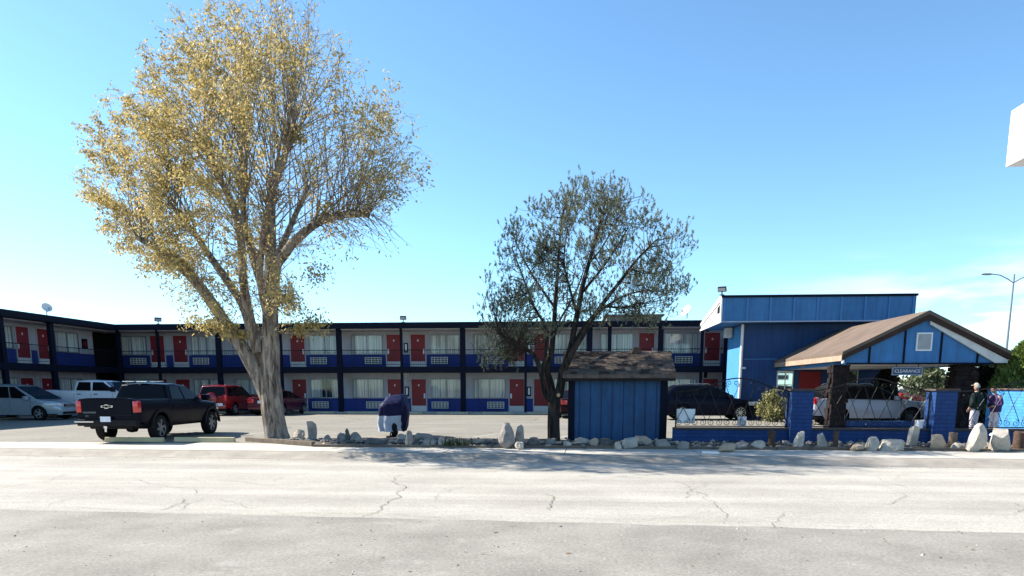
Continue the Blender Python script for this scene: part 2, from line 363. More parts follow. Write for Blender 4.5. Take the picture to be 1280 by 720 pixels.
# painted bay lines: two rows of slanted white lines
MT['line'] = groundmat('worn_white_line', (.38,.37,.34), (.48,.47,.44), 3, 30)
b_ = MB()
def pline(a0,b0,a1,b1,wd=.1,z=.0125):
    d = Vector((a1-a0,b1-b0,0)).normalized(); nrm = Vector((-d.y,d.x,0))*wd/2
    b_.add([(a0+nrm.x,b0+nrm.y,z),(a1+nrm.x,b1+nrm.y,z),(a1-nrm.x,b1-nrm.y,z),(a0-nrm.x,b0-nrm.y,z)], [(0,1,2,3)])
for i in range(14):
    a = -26.6+i*2.75
    if a < 8: pline(a-1.2, 37.6, a+.3, 42.0)
for i in range(9):
    a = -14.6+i*2.75
    pline(a, 20.9, a+1.5, 25.8)
for i in range(6): pline(-28.0, 27.5+i*2.9, -22.8, 27.5+i*2.9)
pline(-20, 31.5, 6, 31.3, .12); pline(-8, 33.4, 4, 33.3, .1)
o = b_.build('parking_lines', MT['line']); o.rotation_euler.z = -TH; o['kind'] = 'structure'
# cracks of the street: jagged tapering strips
b_ = MB(); rc = random.Random(31)
def crack(pts, w0=.013, br=.5):
    P = [G(x,y,-.115) for x,y in pts]
    for _ in range(4):
        Q = [P[0]]
        for p,q in zip(P[:-1],P[1:]):
            d = q-p; n_ = Vector((-d.y,d.x,0)); Q += [(p+q)/2+n_*rc.uniform(-.13,.13), q]
        P = Q
    n = len(P)
    for i in range(n-1):
        d = P[i+1]-P[i]
        if d.length < 1e-5: continue
        nn = Vector((-d.y,d.x,0)).normalized()
        def wd(k): u = k/(n-1); return w0*(min(1,u*5+.15)*min(1,(1-u)*5+.15))*.5*(.4+.9*abs(mnoise.noise(P[k]*2.2)))
        a0, a1 = wd(i), wd(i+1)
        z = -.1085
        b_.add([(P[i].x+nn.x*a0,P[i].y+nn.y*a0,z),(P[i].x-nn.x*a0,P[i].y-nn.y*a0,z),(P[i+1].x-nn.x*a1,P[i+1].y-nn.y*a1,z),(P[i+1].x+nn.x*a1,P[i+1].y+nn.y*a1,z)],[(0,1,2,3)])
    if br > 0 and rc.random() < br:
        k = rc.randint(n//4, 3*n//4); c_ = P[k]; a = rc.uniform(0,2*PI); L = rc.uniform(.3,1.1)
        e = c_+Vector((math.cos(a)*L*1.5,math.sin(a)*L*.8,0)); 
        Z = -.115
        def inv(p): 
            dz = p.z-CH; dep = p.y*math.cos(PITCH)-dz*math.sin(PITCH); v = p.y*math.sin(PITCH)+dz*math.cos(PITCH); return (640+FPX*p.x/dep, 625-FPX*v/dep)
        crack([inv(c_),inv((c_+e)/2),inv(e)], w0*.6, br*.6)
for pts, w0 in (([(522,589),(507,610),(500,620),(478,632),(470,641),(445,650)],.018),([(225,622),(217,632),(195,639)],.016),([(255,622),(230,635),(200,645)],.010),([(132,615),(80,625),(55,633)],.012),
 ([(170,595),(205,607),(245,612),(243,619)],.010),([(397,590),(350,597),(345,603)],.010),([(0,633),(100,634),(210,641),(320,644),(425,642),(640,648)],.009),([(0,612),(55,602),(120,586)],.010),
 ([(682,616),(690,627),(687,639)],.020),([(842,600),(845,626)],.010),([(880,603),(885,625),(900,637),(905,651)],.012),([(1130,615),(1120,625),(1110,630),(1075,629),(1015,627)],.012),([(640,648),(765,650),(960,652),(1090,661),(1280,668)],.009),
 ([(980,640),(970,652),(967,661)],.014),([(1095,595),(1135,610),(1190,615)],.008),([(1268,628),(1260,644)],.012),([(600,603),(560,615),(545,628)],.008),([(720,600),(780,606),(830,604)],.007),([(300,604),(360,612),(420,610)],.007),([(940,590),(990,597),(1050,596)],.007)):
    crack(pts, w0)
for i in range(22):
    x0 = rc.uniform(-20,1280); y0 = rc.uniform(588,645); L_x = rc.uniform(25,110); sl = rc.uniform(-.25,.25)
    crack([(x0,y0),(x0+L_x*.5,y0+L_x*sl*.5+rc.uniform(-3,3)),(x0+L_x,y0+L_x*sl)], rc.uniform(.005,.010), .3)
for y0,y1 in ((600,606),(622,631),(636,646)):
    crack([(-60,y0)]+[(x,y0+(y1-y0)*x/1280+rc.uniform(-1.2,1.2)) for x in range(60,1300,120)], .006, 0)
o = b_.build('street_cracks', mat('tar_dark_crack',(.12,.108,.095),.95,.3,8)); o['kind'] = 'structure'
# planting bed
b_ = MB()
bedn = []
na = 150; nb = 10
for i in range(na+1):
    a = -9.5+(46)*i/na
    t = min(1, max(0,(a+9.5)/2.6)); f0 = 20.5*(1-t)+18.82*t; 
    b1 = 20.75 if a < -7 else 22.3 if a < -.4 else 20.9
    b1 = 20.75+(22.1-20.75)*min(1,max(0,(a+8.2)/1.2)) if a < -.4 else 21.6
    for j in range(nb+1):
        q = j/nb; bb = f0+(b1-f0)*q
        z = .012+.12*math.sin(PI*q)**.7*(.65+.5*mnoise.noise(Vector((a*.9,bb*.9,4)))) + .03*mnoise.noise(Vector((a*5,bb*5,1)))*(0<q<1)
        b_.v.append((a,bb,max(z,.011)))
for i in range(na):
    for j in range(nb): b_.f.append((i*(nb+1)+j,(i+1)*(nb+1)+j,(i+1)*(nb+1)+j+1,i*(nb+1)+j+1)); b_.m.append(0)
o = b_.build('planting_bed', MT['soil'], smooth=60); o.rotation_euler.z = -TH; o['kind'] = 'structure'
def bedz(a, b): return .11
# ------------------------------------------------------------------ rocks
def rock_mb(w, d, h, seed, spike=0.0, cuts=15, rough=.05, lean=0.0):
    rnd = random.Random(seed); bm = bmesh.new(); bmesh.ops.create_icosphere(bm, subdivisions=3, radius=1)
    pl = []
    for _ in range(cuts):
        n_ = Vector((rnd.gauss(0,1),rnd.gauss(0,1),rnd.gauss(0,1))).normalized(); pl.append((n_, rnd.uniform(.42,.80)))
    for v in bm.verts:
        p = v.co.copy()
        for n_, dd in pl:
            q = p.dot(n_)
            if q > dd: p -= n_*(q-dd)
        p = Vector([math.copysign(abs(c)**.75, c) for c in p])
        p *= 1+rough*1.6*mnoise.noise(p*1.7+Vector((seed,0,0)))+1.6*rough*mnoise.noise(p*4+Vector((0,seed,0)))+rough*mnoise.noise(p*9+Vector((0,seed,0)))
        v.co = p
    zs = [v.co.z for v in bm.verts]; xs = [v.co.x for v in bm.verts]; ys = [v.co.y for v in bm.verts]
    for v in bm.verts:
        z = (v.co.z-min(zs))/(max(zs)-min(zs)); x = (v.co.x-min(xs))/(max(xs)-min(xs))-.5; y = (v.co.y-min(ys))/(max(ys)-min(ys))-.5
        k = 1-spike*z
        v.co = Vector((x*w*k+lean*h*z, y*d*k, z*(h+.06)-.06))
    xs = [v.co.x for v in bm.verts]; cx_ = (max(xs)+min(xs))/2; fx_ = w/(max(xs)-min(xs))
    for v in bm.verts: v.co.x = (v.co.x-cx_)*fx_
    b = MB(); b.v = [tuple(v.co) for v in bm.verts]; b.f = [tuple(v.index for v in f.verts) for f in bm.faces]; b.m = [0]*len(b.f); bm.free()
    return b
ROCKG = 'rocks set along the planting bed'
ROCKS = [
 (372,549,16,12,'rock_white',.1,.15,'pale blocky rock just right of the big tree trunk'),
 (390,552,13,25,'rock',.12,0,'upright grey post-like stone with a white tip right of the big trunk'),
 (409,553,12,9,'rock',.3,0,'small wedge rock right of the upright white-tipped stone'),
 (428,552,14,10,'rock',.3,0,'squat grey rock against the foot of a leaning dark slab'),
 (435,552,7,16,'rock_dark',.3,-.25,'thin dark slab leaning left between two grey rocks'),
 (445,552,18,12,'rock',.25,-.1,'sloping grey slab rock left of the covered motorcycle'),
 (466,557,27,8,'rock_dark',.1,0,'low pinkish brown rock ledge in front left of the covered motorcycle'),
 (501,552,13,9,'rock_white',.2,0,'rough whitish rock at the foot of the covered motorcycle'),
 (511,558,10,19,'rock',.35,0,'thin upright grey stone right of the covered motorcycle'),
 (529,553,27,11,'rock',.2,.1,'flat grey slab lying raised beside the thin upright stone'),
 (536,558,20,8,'rock',.3,.05,'low grey rock in front of the raised flat slab'),
 (552,558,9,9,'rock_white',.3,0,'small pale rock left of the spiky weed'),
 (598,556,16,6,'rock_tan',.05,0,'flat tan brick-like rock right of the spiky weed'),
 (633,560,21,31,'rock',.45,.12,'tallest grey boulder, left of a standing pair near the young pine'),
 (649,559,13,27,'rock',.4,-.03,'narrow pointed boulder, right of a standing pair near the young pine'),
 (649,561,11,7,'rock_white',.2,0,'small round pale rock at the foot of the narrow pointed boulder'),
 (667,559,17,11,'rock_dark',.25,0,'dark rounded rock between the boulder pair and the pine trunk'),
 (688,557,12,8,'rock',.2,0,'grey rock against the foot of the pine trunk'),
 (710,559,11,6,'rock_white',.25,0,'small flat white rock left of the shed corner'),
 (728,557,21,9,'rock_white',.08,0,'long white rock lying under the left part of the shed wall'),
 (743,558,12,9,'rock_tan',.2,0,'small tan rock touching the long white rock by the shed'),
 (757,558,16,9,'rock_dark',.2,0,'dark rounded rock at the middle of the shed wall'),
 (773,562,9,9,'rock_white',.4,0,'small white knobby rock in front of the middle of the shed'),
 (787,560,21,13,'rock_white',.08,-.1,'white tilted block under the right part of the shed wall'),
 (805,557,24,12,'rock_tan',.12,0,'brown sandstone block against the right end of the shed wall'),
 (830,560,19,10,'rock',.25,0,'bluish grey chunk at the shed corner where the low wall starts'),
 (855,561,14,8,'rock',.3,0,'grey rock under the first fence panel near the shed'),
 (910,564,23,8,'rock_tan',.25,0,'low tan rock at the middle of the wall below the first fence panel'),
 (929,561,18,6,'rock',.1,0,'flat grey slab right of the low tan rock by the wall'),
 (949,561,18,9,'rock_white',.15,0,'white and grey rounded rock left of the dark stump'),
 (999,561,13,21,'rock_white',.4,.1,'crystal-shaped white stone standing in front of the left pillar'),
 (1028,560,12,18,'rock_white',.15,0,'square-topped white stone standing right of the left pillar'),
 (1075,563,18,7,'rock_tan',.2,0,'low pinkish rock left of the white wedge rock'),
 (1093,563,17,16,'rock_white',.45,0,'white wedge-shaped rock below the middle of the scroll fence'),
 (1118,563,33,14,'rock_white',.12,0,'wide layered white rock in front of the brown stump'),
 (1142,560,13,27,'rock_white',.1,.15,'tall weathered white stone left of the right pillar'),
 (1173,562,19,18,'rock_tan',.15,0,'squat tan boulder in front of the right pillar'),
 (1201,562,19,7,'rock_white',.15,0,'low white rock right of the grey log'),
 (1223,564,23,34,'rock_white',.15,.3,'big tall white boulder leaning right in front of the two people'),
 (1233,562,11,8,'rock_white',.3,0,'small white rock between the big leaning boulder and the white pipe'),
 (1255,564,24,28,'rock_white',.35,-.05,'sculpted white boulder with hollows at the right edge'),
]
for i, (px, py, wp, hp, mk, spk, ln, lab) in enumerate(ROCKS):
    g = G(px, py, .03); s_ = FPX/(g.y*math.cos(PITCH)+1.5*math.sin(PITCH))
    wm, hm = wp/s_*1.02, hp/s_*(.93 if hp > 14 else .85)
    b = rock_mb(wm, wm*.8, hm*1.05+.02, 11+i*7, spk, lean=ln)
    o = b.build('rock', MT[mk], smooth=14); o.location = (g.x, g.y+wm*.3, .06 if hp < 12 else .04); o.rotation_euler.z = random.uniform(-.06,.06)
    tag(o, lab, 'rock', ROCKG)
# loose rubble and gravel
b_ = MB(); rnd = random.Random(3)
for i in range(1500):
    a = rnd.uniform(-8.4, 17); bb = 18.95+abs(rnd.gauss(0,.9)); bb = min(bb, 20.35 if a > 2.9 else 21.9)
    if a < -7: bb = max(bb, 20.1)
    r_ = rnd.choice([.018,.025,.03,.045,.06,.085])*rnd.uniform(.7,1.3)
    c_ = Vector((a,bb,.09 if bb > 19.3 else .035))
    vs_ = []
    for p in ((1,0,0),(-1,0,0),(0,1,0),(0,-1,0),(0,0,.75),(0,0,-.7),(.6,.6,.45),(-.6,.6,.4),(.6,-.6,.42),(-.6,-.6,.45)):
        vs_.append(c_+Vector(p)*r_*rnd.uniform(.7,1.25))
    bm = bmesh.new()
    for v in vs_: bm.verts.new(v)
    bmesh.ops.convex_hull(bm, input=bm.verts); bm.verts.index_update(); bm.verts.ensure_lookup_table()
    ok = [v for v in bm.verts if v.link_faces]; ix = {v: k for k, v in enumerate(ok)}
    b_.add([v.co for v in ok], [tuple(ix[v] for v in f.verts) for f in bm.faces], rnd.choice([0,0,1,2])); bm.free()
o = b_.build('rubble', [MT['rock'], MT['rock_dark'], MT['rock_tan']]); o.rotation_euler.z = -TH
tag(o, 'loose gravel and broken stone strewn over the planting bed', 'rubble', kind='stuff')
# grit, dry leaves and pebbles lying on the road and the near asphalt
b_ = MB(); rnd = random.Random(77)
for i in range(900):
    if i < 520: a = rnd.uniform(-9,9); bb = rnd.uniform(3.6,9.2)
    else: a = rnd.uniform(-16,14); bb = kb(a)-.35-abs(rnd.gauss(0,.25))
    zb = -.112 if bb < sb(a) else -.119
    r_ = rnd.uniform(.004,.014)*(1.6 if rnd.random() < .06 else 1); an = rnd.uniform(0,PI)
    if rnd.random() < .35:
        p = [Vector((math.cos(an+k*PI/2)*r_*(2.2 if k%2 else 1.0), math.sin(an+k*PI/2)*r_*(2.2 if k%2 else 1.0), rnd.uniform(.002,.012))) for k in range(4)]
        b_.add([(a+q.x,bb+q.y,zb+q.z) for q in p],[(0,1,2,3)],1)
    else:
        b_.add([(a-r_,bb,zb),(a,bb-r_,zb),(a+r_,bb,zb),(a,bb+r_,zb),(a+r_*.2,bb,zb+r_*.9)],[(0,1,4),(1,2,4),(2,3,4),(3,0,4)],rnd.choice([0,0,2]))
o = b_.build('road_grit', [mat('dark_grit',(.09,.08,.07),.9,.3,8),mat('dry_leaf_litter',(.20,.13,.06),.9,.3,8),mat('pale_grit',(.42,.40,.36),.9,.2,8)]); o.rotation_euler.z = -TH
tag(o,'grit, pebbles and dry leaves scattered on the road and the near asphalt','road grit',kind='stuff')
# timber edging
def timber(a0, b0, a1, b1, lab, z=.13, wd=.12):
    p0 = W(a0,b0); p1 = W(a1,b1); d = (p1-p0); ang = math.atan2(d.y, d.x); L = d.length
    b = MB(); n = 10
    for i in range(n+1):
        x = L*i/n; jz = .012*mnoise.noise(Vector((x*1.5,a0,0)))
        for y, zz in ((-wd/2,0),(wd/2,0),(wd/2,z+jz),(-wd/2,z+jz)): b.v.append((x, y+.012*mnoise.noise(Vector((x,zz*9,a0))), zz))
    for i in range(n):
        for k in range(4): b.f.append((i*4+k,i*4+(k+1)%4,(i+1)*4+(k+1)%4,(i+1)*4+k)); b.m.append(0)
    b.add([b.v[k] for k in range(4)], [(0,1,2,3)]); b.add([b.v[n*4+k] for k in range(4)], [(0,1,2,3)])
    o = b.build('edging_timber', MT['wood'], bevel=.012); o.location = p0; o.rotation_euler.z = ang
    tag(o, lab, 'timber', 'timbers edging the planting bed')
timber(-9.55,20.55,-6.95,18.98,'weathered timber edging the bed in front of the big tree trunk')
ta = -6.9; labs = ['weathered edging timber below the grey slab rocks left of the covered motorcycle','edging timber in front of the covered motorcycle and spiky weed',
 'edging timber in front of the standing boulder pair','edging timber in front of the shed','edging timber below the first fence panel','edging timber in front of the left pillar',
 'edging timber below the scroll fence and brown stump','sunlit edging timber in front of the right pillar','sunlit edging timber below the people at the right edge']
for i, lab in enumerate(labs):
    timber(ta, 18.86+random.uniform(-.02,.02), ta+2.42, 18.86+random.uniform(-.02,.02), lab, .075+random.uniform(-.01,.01)); ta += 2.46
# stumps, log, pipe
def stump(px, py, wp, hp, m, lab, cat='stump', name='tree_stump', group=None, flare=.1, hollow=False):
    g = G(px, py, .05); s_ = FPX/(g.y*math.cos(PITCH)); r_ = wp/s_/2; h_ = hp/s_
    b = MB(); n = 18; prof = [(1+flare,-.05),(1.0,.1),(.95,.5),(1.0,1.0)]
    vs_ = []
    for r1, h1 in prof:
        for k in range(n):
            a = 2*PI*k/n; q = r_*r1*(1+.14*mnoise.noise(Vector((math.cos(a)*1.5+px,math.sin(a)*1.5,h1*1.5))))
            vs_.append((q*math.cos(a), q*math.sin(a), h1*h_*(1+(.12*mnoise.noise(Vector((a,px,0))) if h1 == 1 else 0))))
    fs_ = [(i*n+k,i*n+(k+1)%n,(i+1)*n+(k+1)%n,(i+1)*n+k) for i in range(3) for k in range(n)]
    fs_.append(tuple(3*n+k for k in range(n)))
    b.add(vs_, fs_); o = b.build(name, m, smooth=50); o.location = (g.x, g.y, .04); tag(o, lab, cat, group); return o
STG = 'stumps in front of the low wall'
stump(964,558,9,20,MT['stump'],'dark wooden stump against the low wall left of the left pillar',group=STG)
stump(1044,560,6.5,22,MT['stump'],'thin dark stump below the left stone column',group=STG)
stump(1116,552,12,15,MT['stump'],'brown stump with a notched top behind the wide layered white rock',group=STG)
stump(1190,560,10,20,MT['wood'],'grey weathered log standing right of the right pillar',cat='log',group=STG)
stump(1273,561,14,22,MT['stump'],'dark brown stump at the far right edge behind the sculpted boulder',group=STG,flare=.0)
g = G(1240.5,560,.05); b_ = MB(); b_.tube([(0,0,-.05),(0,0,.34)],.045,12); b_.lathe([(.0,.40),(.06,.395),(.10,.36),(.10,.335),(.0,.335)],(0,0,0),'z',16)
o = b_.build('vent_pipe', MT['white_paint'], smooth=40); o.location = (g.x,g.y,.04); tag(o,'white mushroom-capped vent pipe standing between two white boulders','pipe')
b_ = MB(); b_.box(-.19,.19,-.03,.03,0,.05); o = b_.build('plank', MT['white_paint'], bevel=.008); g = G(888,567,.1); o.location = g; o.location.z = .1; o.rotation_euler = (0,.03,-.05)
tag(o,'short white plank lying in the bed below the first fence panel','plank')
# spiky weed
b_ = MB(); rnd = random.Random(5)
for i in range(90):
    a = rnd.uniform(0,2*PI); L = rnd.uniform(.12,.34); tl = rnd.uniform(.2,.9); o0 = Vector((rnd.gauss(0,.2),rnd.gauss(0,.06),0))
    d = Vector((math.cos(a)*math.sin(tl),math.sin(a)*math.sin(tl),math.cos(tl))); sd = d.cross(Vector((0,0,1))).normalized()*.014
    p1 = o0+d*L*.6; p2 = o0+d*L+Vector((0,0,-.04))
    b_.add([o0-sd,o0+sd,p1+sd*.8,p1-sd*.8,p2], [(0,1,2,3),(3,2,4)])
o = b_.build('weed', leafmat('weed_leaf',[(.03,.045,.015),(.07,.09,.03),(.12,.11,.05)])); g = G(570,557,.06); o.location = (g.x,g.y,.06); tag(o,'dark spiky weed clump growing between the rocks right of the covered motorcycle','weed')
# wheel stops
def wheelstop(p, rz, lab, m, L=1.83, group='wheel stops', name='wheel_stop'):
    b = MB(); b.prism([(-.09,0),(.09,0),(.055,.13),(-.055,.13)], 'x', -L/2, L/2)
    o = b.build(name, m, bevel=.012); o.location = p; o.location.z = .012; o.rotation_euler.z = rz; tag(o, lab, 'wheel stop', group); return o
def gab(a,b): return W(a,b)
wheelstop(W(-12.78,20.12), -TH-.02, 'faded yellow wheel stop behind the left rear wheel of the navy pickup', MT['yellow'], 1.8)
wheelstop(W(-10.72,20.3), -TH+.03, 'faded yellow wheel stop right of the navy pickup rear wheel, half in its shadow', MT['yellow'], 1.8)
# ------------------------------------------------------------------ motel
BW, BE, AL = 44.8, 43.2, -29.79          # main wall depth, balcony edge, left wing wall
ZF, ZS, ZR0, ZR1 = 2.85, 2.5, 5.1, 5.42  # upper floor, slab underside, roof fascia
MOD = 3.86; DC = [-25.6+MOD*2*i for i in range(4)]   # door pair centres
WC = [-21.74+MOD*2*i for i in range(4)]  # window pair centres
O_ = (-10.0, 44.0)
motel = site('motel', 'long two storey white and blue motel block with red doors and a walkway balcony', 'motel', *O_)
def mp_(name, b, m, parent=motel, **k): return b.build(name, m, parent, off=O_, **k)
AE = 9.3                                  # right end of the main block
WL0 = 16.0                                # near end of the left wing, out of the picture
b = MB(); b.box(AL, AE, BW, BW+7.5, 0, ZR0); b.box(AL-7.5, AL-.002, WL0, BW+7.5, 0, ZR0)
# no hole for the corner stair passage: flat black panels stand for its shade
mp_('wall', b, MT['white_wall'])
b = MB()
for z0, z1 in ((.1,.91),(ZF+.0,3.64)):
    b.box(AL+.02, AE, BW-.012, BW-.002, z0, z1)
    b.box(AL+.002, AL+.012, WL0, BW-.02, z0, z1)
mp_('wainscot', b, MT['blue_wall'])
b = MB(); b.box(AL-8, AE+.25, BE-.25, BW+8, ZR0+.002, ZR1); b.box(AL-8, AL+1.85, WL0-.5, BE-.251, ZR0+.002, ZR1)
mp_('roof', b, MT['navy'])
b = MB(); b.box(AL-7.9, AE+.2, BE-.15, BW+7.9, ZR1+.002, ZR1+.03); b.box(AL-7.9, AL+1.75, WL0-.4, BE-.152, ZR1+.002, ZR1+.03)
mp_('roof_felt', b, MT['roof_grey'])
b = MB(); b.box(AL+1.6, AE-.1, BE, BW-.02, ZS, ZF-.003); b.box(AL+.02, AL+1.6, WL0, BW-.02, ZS, ZF-.003)
mp_('balcony_floor', b, MT['navy'])
b = MB(); b.box(AL+1.6, AE-.1, BE-.1, BW-.02, .012, .1); b.box(AL+.02, AL+1.6, WL0, BW-.02, .012, .1)
mp_('walkway', b, MT['concrete'])
b = MB(); b.box(AL+1.2, AE, BE+.05, BW-.03, ZR0-.06, ZR0-.002); b.box(AL+.03,AL+1.2,WL0,BW-.03,ZR0-.06,ZR0-.002); mp_('soffit', b, MT['white_wall'])
# raised stair tower roof
b = MB(); b.box(2.2,5.4,BE+.3,BW+3,ZR1+.035,ZR1+.34); b.box(2.05,5.55,BE+.15,BW+3.1,ZR1+.342,ZR1+.42); mp_('roof_block', b, mat('brown_grey_block',(.16,.145,.12),.85,.2,2))
# stair passage: black panels on the wall paint the shade of an opening
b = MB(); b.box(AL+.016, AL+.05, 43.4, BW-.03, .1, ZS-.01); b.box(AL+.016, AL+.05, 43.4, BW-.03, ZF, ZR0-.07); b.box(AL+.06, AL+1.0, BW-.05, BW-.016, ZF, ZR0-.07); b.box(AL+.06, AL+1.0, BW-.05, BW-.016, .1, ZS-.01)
mp_('stair_shade_panel', b, MT['dark'])
# posts
def post(a, b0, wd, dp=.16):
    b = MB(); b.box(a-wd/2, a+wd/2, b0-dp/2, b0+dp/2, .1, ZS-.002); b.box(a-wd/2, a+wd/2, b0-dp/2, b0+dp/2, ZF, ZR0-.002); b.box(a-wd/2-.01,a+wd/2+.01,b0-dp/2-.075,b0-dp/2-.003,ZS-.03,ZF+.02)
    mp_('post', b, MT['navy'])
for a, wd in ((-28.05,.2),(-25.5,.13),(-21.6,.3),(-17.65,.15),(-13.98,.32),(-10.13,.14),(-6.38,.32),(-2.59,.14),(1.2,.34),(2.38,.22),(5.36,.3),(7.76,.16),(9.1,.16)): post(a, BE+.12, wd)
for bb, wd in ((34.26,.26),(37.75,.3),(30.4,.26),(26.5,.26),(22.6,.26)): post(AL+1.5, bb, .2, wd)
# railing: per bay, top rail and balusters in one mesh
def railing(p0, p1):
    b = MB(); d = Vector(p1)-Vector(p0); L = d.length; d.normalize(); n = max(2, int(L/.13))
    b.tube([Vector(p0)+Vector((0,0,ZF+.98)), Vector(p1)+Vector((0,0,ZF+.98))], .022, 5); b.tube([Vector(p0)+Vector((0,0,ZF+.12)), Vector(p1)+Vector((0,0,ZF+.12))], .015, 4)
    for i in range(1, n):
        p = Vector(p0)+d*(L*i/n); b.tube([p+Vector((0,0,ZF+.12)), p+Vector((0,0,ZF+.98))], .008, 3, cap=False)
    mp_('railing', b, MT['iron'])
xs = [-28.05,-25.5,-21.6,-17.65,-13.98,-10.13,-6.38,-2.59,1.2,5.36,7.76,9.1]
for x0, x1 in zip(xs[:-1], xs[1:]): railing((x0+.1,BE+.1,0),(x1-.1,BE+.1,0))
for y0, y1 in ((22.6,26.5),(26.5,30.4),(30.4,34.26),(34.26,37.75),(37.75,43.2)): railing((AL+1.52,y0+.1,0),(AL+1.52,y1-.1,0))
# door prototype, local: x right, -y towards the viewer, z up from the floor
def mk_door(handle_left):
    b = MB(); b.box(-.45,.45,-.045,0,.36,2.0); d = b.build('door', MT['door_red'], motel)
    k = MB(); k.box(-.45,.45,-.05,-.003,0,.355)
    k.build('kick_plate', MT['offwhite'], d)
    f = MB(); f.box(-.52,-.455,-.06,0,0,2.07); f.box(.455,.52,-.06,0,0,2.07); f.box(-.455,.455,-.06,0,2.005,2.07); f.build('door_frame', MT['white_wall'], d)
    x = -.36 if handle_left else .36
    h = MB(); h.box(x-.05,x+.05,-.062,-.047,.82,1.12); h.box(x-.04,x+.04,-.10,-.064,.95,.985); h.build('handle', MT['white_paint'], d, bevel=.004)
    n_ = MB(); n_.prism([(-.04,1.58),(.04,1.58),(.045,1.66),(.0,1.71),(-.045,1.66)],'y',-.056,-.047); n_.build('number_plate', MT['white_paint'], d)
    return d
def mk_window(kind):
    fw, fh = 1.0, .6                     # half width, half height
    b = MB()
    b.box(-fw,fw,-.09,-.001,-fh,-fh+.05); b.box(-fw,fw,-.09,-.001,fh-.05,fh); b.box(-fw,-fw+.05,-.09,-.001,-fh+.051,fh-.051); b.box(fw-.05,fw,-.09,-.001,-fh+.051,fh-.051); b.box(-.03,.03,-.085,-.03,-fh+.051,fh-.051)
    wdw = b.build('window', MT['alu'], motel)
    c = MB(); n = 110; rnd = random.Random(kind*5+1)
    op = [(-.95,.95)]
    if kind == 1: op = [(-.95,-.28),(.36,.95)]
    if kind == 2: op = [(-.95,-.05),(.06,.62)]
    ph = rnd.uniform(0,9)
    for x0, x1 in op:
        vs = []; m_ = int(n*(x1-x0)/1.9)
        for i in range(m_+1):
            x = x0+(x1-x0)*i/m_; y = -.04+.024*math.sin(x*38+ph+1.5*math.sin(x*6+kind))
            vs += [(x,y,-fh+.052),(x,y,fh-.052)]
        c.add(vs, [(2*i,2*i+2,2*i+3,2*i+1) for i in range(m_)])
    bk = MB(); bk.box(-.95,.95,-.012,-.004,-fh+.05,fh-.05); bk.build('dark_interior', MT['dark'], wdw)
    c.build('curtain', MT['curtain'], wdw, smooth=60)
    if kind == 2:
        q = MB(); q.box(.64,.95,-.03,-.02,-fh+.052,fh-.052); q.build('drawn_blind', MT['curtain2'], wdw)
    gl = MB(); gl.box(-fw+.05,fw-.05,-.072,-.066,-fh+.05,fh-.05); gl.build('pane', MT['glass'], wdw)
    return wdw
def mk_ac():
    b = MB(); b.box(-.53,.53,-.10,-.003,-.21,.21,1)
    for i in range(6): x = -.51+1.02*i/5; b.box(x-.022,x+.022,-.125,-.102,-.21,.21,0)
    for i in range(4): z = -.19+.38*i/3; b.box(-.53,.53,-.118,-.103,z-.02,z+.02,0)
    return b.build('air_conditioner', [MT['offwhite'], MT['rock_dark']], motel)
PROTO = {'doorL': mk_door(True), 'doorR': mk_door(False), 'w0': mk_window(0), 'w1': mk_window(1), 'w2': mk_window(2), 'w3': mk_window(3), 'ac': mk_ac()}
used = set()
def put(k, a, b, z, wing=0):
    o = PROTO[k] if k not in used else dup(PROTO[k], motel); used.add(k)
    o.location = (a-O_[0], b-O_[1], z)
    if wing: o.rotation_euler.z = PI/2
    return o
def wl(): return random.choice(['w0','w3','w0','w3','w2'])
Yw = BW-.004
for fl, (zf, zw, za) in enumerate(((.1,1.53,.5),(ZF,4.24,3.26))):
    for i, dc in enumerate(DC):
        put('doorR' if i != 0 else 'doorL', dc-.78, Yw, zf) if False else put('doorL', dc-.78, Yw, zf)
        put('doorR', dc+.75, Yw, zf)
        for sg in (-1, 1):
            wx = dc+sg*2.5
            if i == 3 and sg == 1 and False: continue
            k = wl()
            if fl == 0 and i == 1 and sg == 1: k = 'w1'
            put(k, wx, Yw, zw); put('ac', dc+sg*2.1, BW-.014, za)
    # the right end: one bay behind the stair, one room beyond
    put('doorR', 4.7, Yw, zf)
    put(wl(), 6.75, Yw, zw); put('ac', 6.95, BW-.014, za); put('doorL', 8.62, Yw, zf)
    put(wl(), 2.9, Yw, zw)
    for dc in (38.27, 30.55, 22.85):
        put('doorL', AL+.004, dc-.78, zf, 1); put('doorR', AL+.004, dc+.78, zf, 1)
        put(wl(), AL+.004, dc+2.7, zw, 1); put(wl(), AL+.004, dc-2.5, zw, 1)
        if dc < 38: put('ac', AL+.014, dc-2.3, za, 1)
# framed notices between the doors and a small one on the left wing
def notice(a, b, z, wing=0, m2=None):
    n_ = MB()
    if not wing: n_.box(a-.13,a+.13,b-.03,b-.002,z-.3,z+.3,0); n_.box(a-.06,a+.06,b-.036,b-.0305,z-.2,z+.22,1)
    else: n_.box(b+.002,b+.03,a-.26,a+.26,z-.3,z+.3,0); n_.box(b+.0305,b+.036,a-.16,a-.05,z-.15,z+.15,1); n_.box(b+.0305,b+.036,a+.04,a+.15,z-.2,z+.18,1)
    mp_('notice_frame', n_, [MT['navy'], m2 or MT['white_paint']])
for z in (1.35, 4.05): notice(DC[2]-.02, BW, z); notice(DC[3]-.02, BW, z)
notice(42.6, AL, 4.25, 1, MT['door_red'])
b = MB(); b.box(DC[2]-.2,DC[2]+.2,BW-.25,BW-.02,ZS-.12,ZS-.004); mp_('walkway_lamp', b, MT['offwhite'], bevel=.02)
b = MB(); b.box(8.2,8.4,BW-.04,BW-.02,.2,5.0); mp_('downpipe', b, MT['navy'])
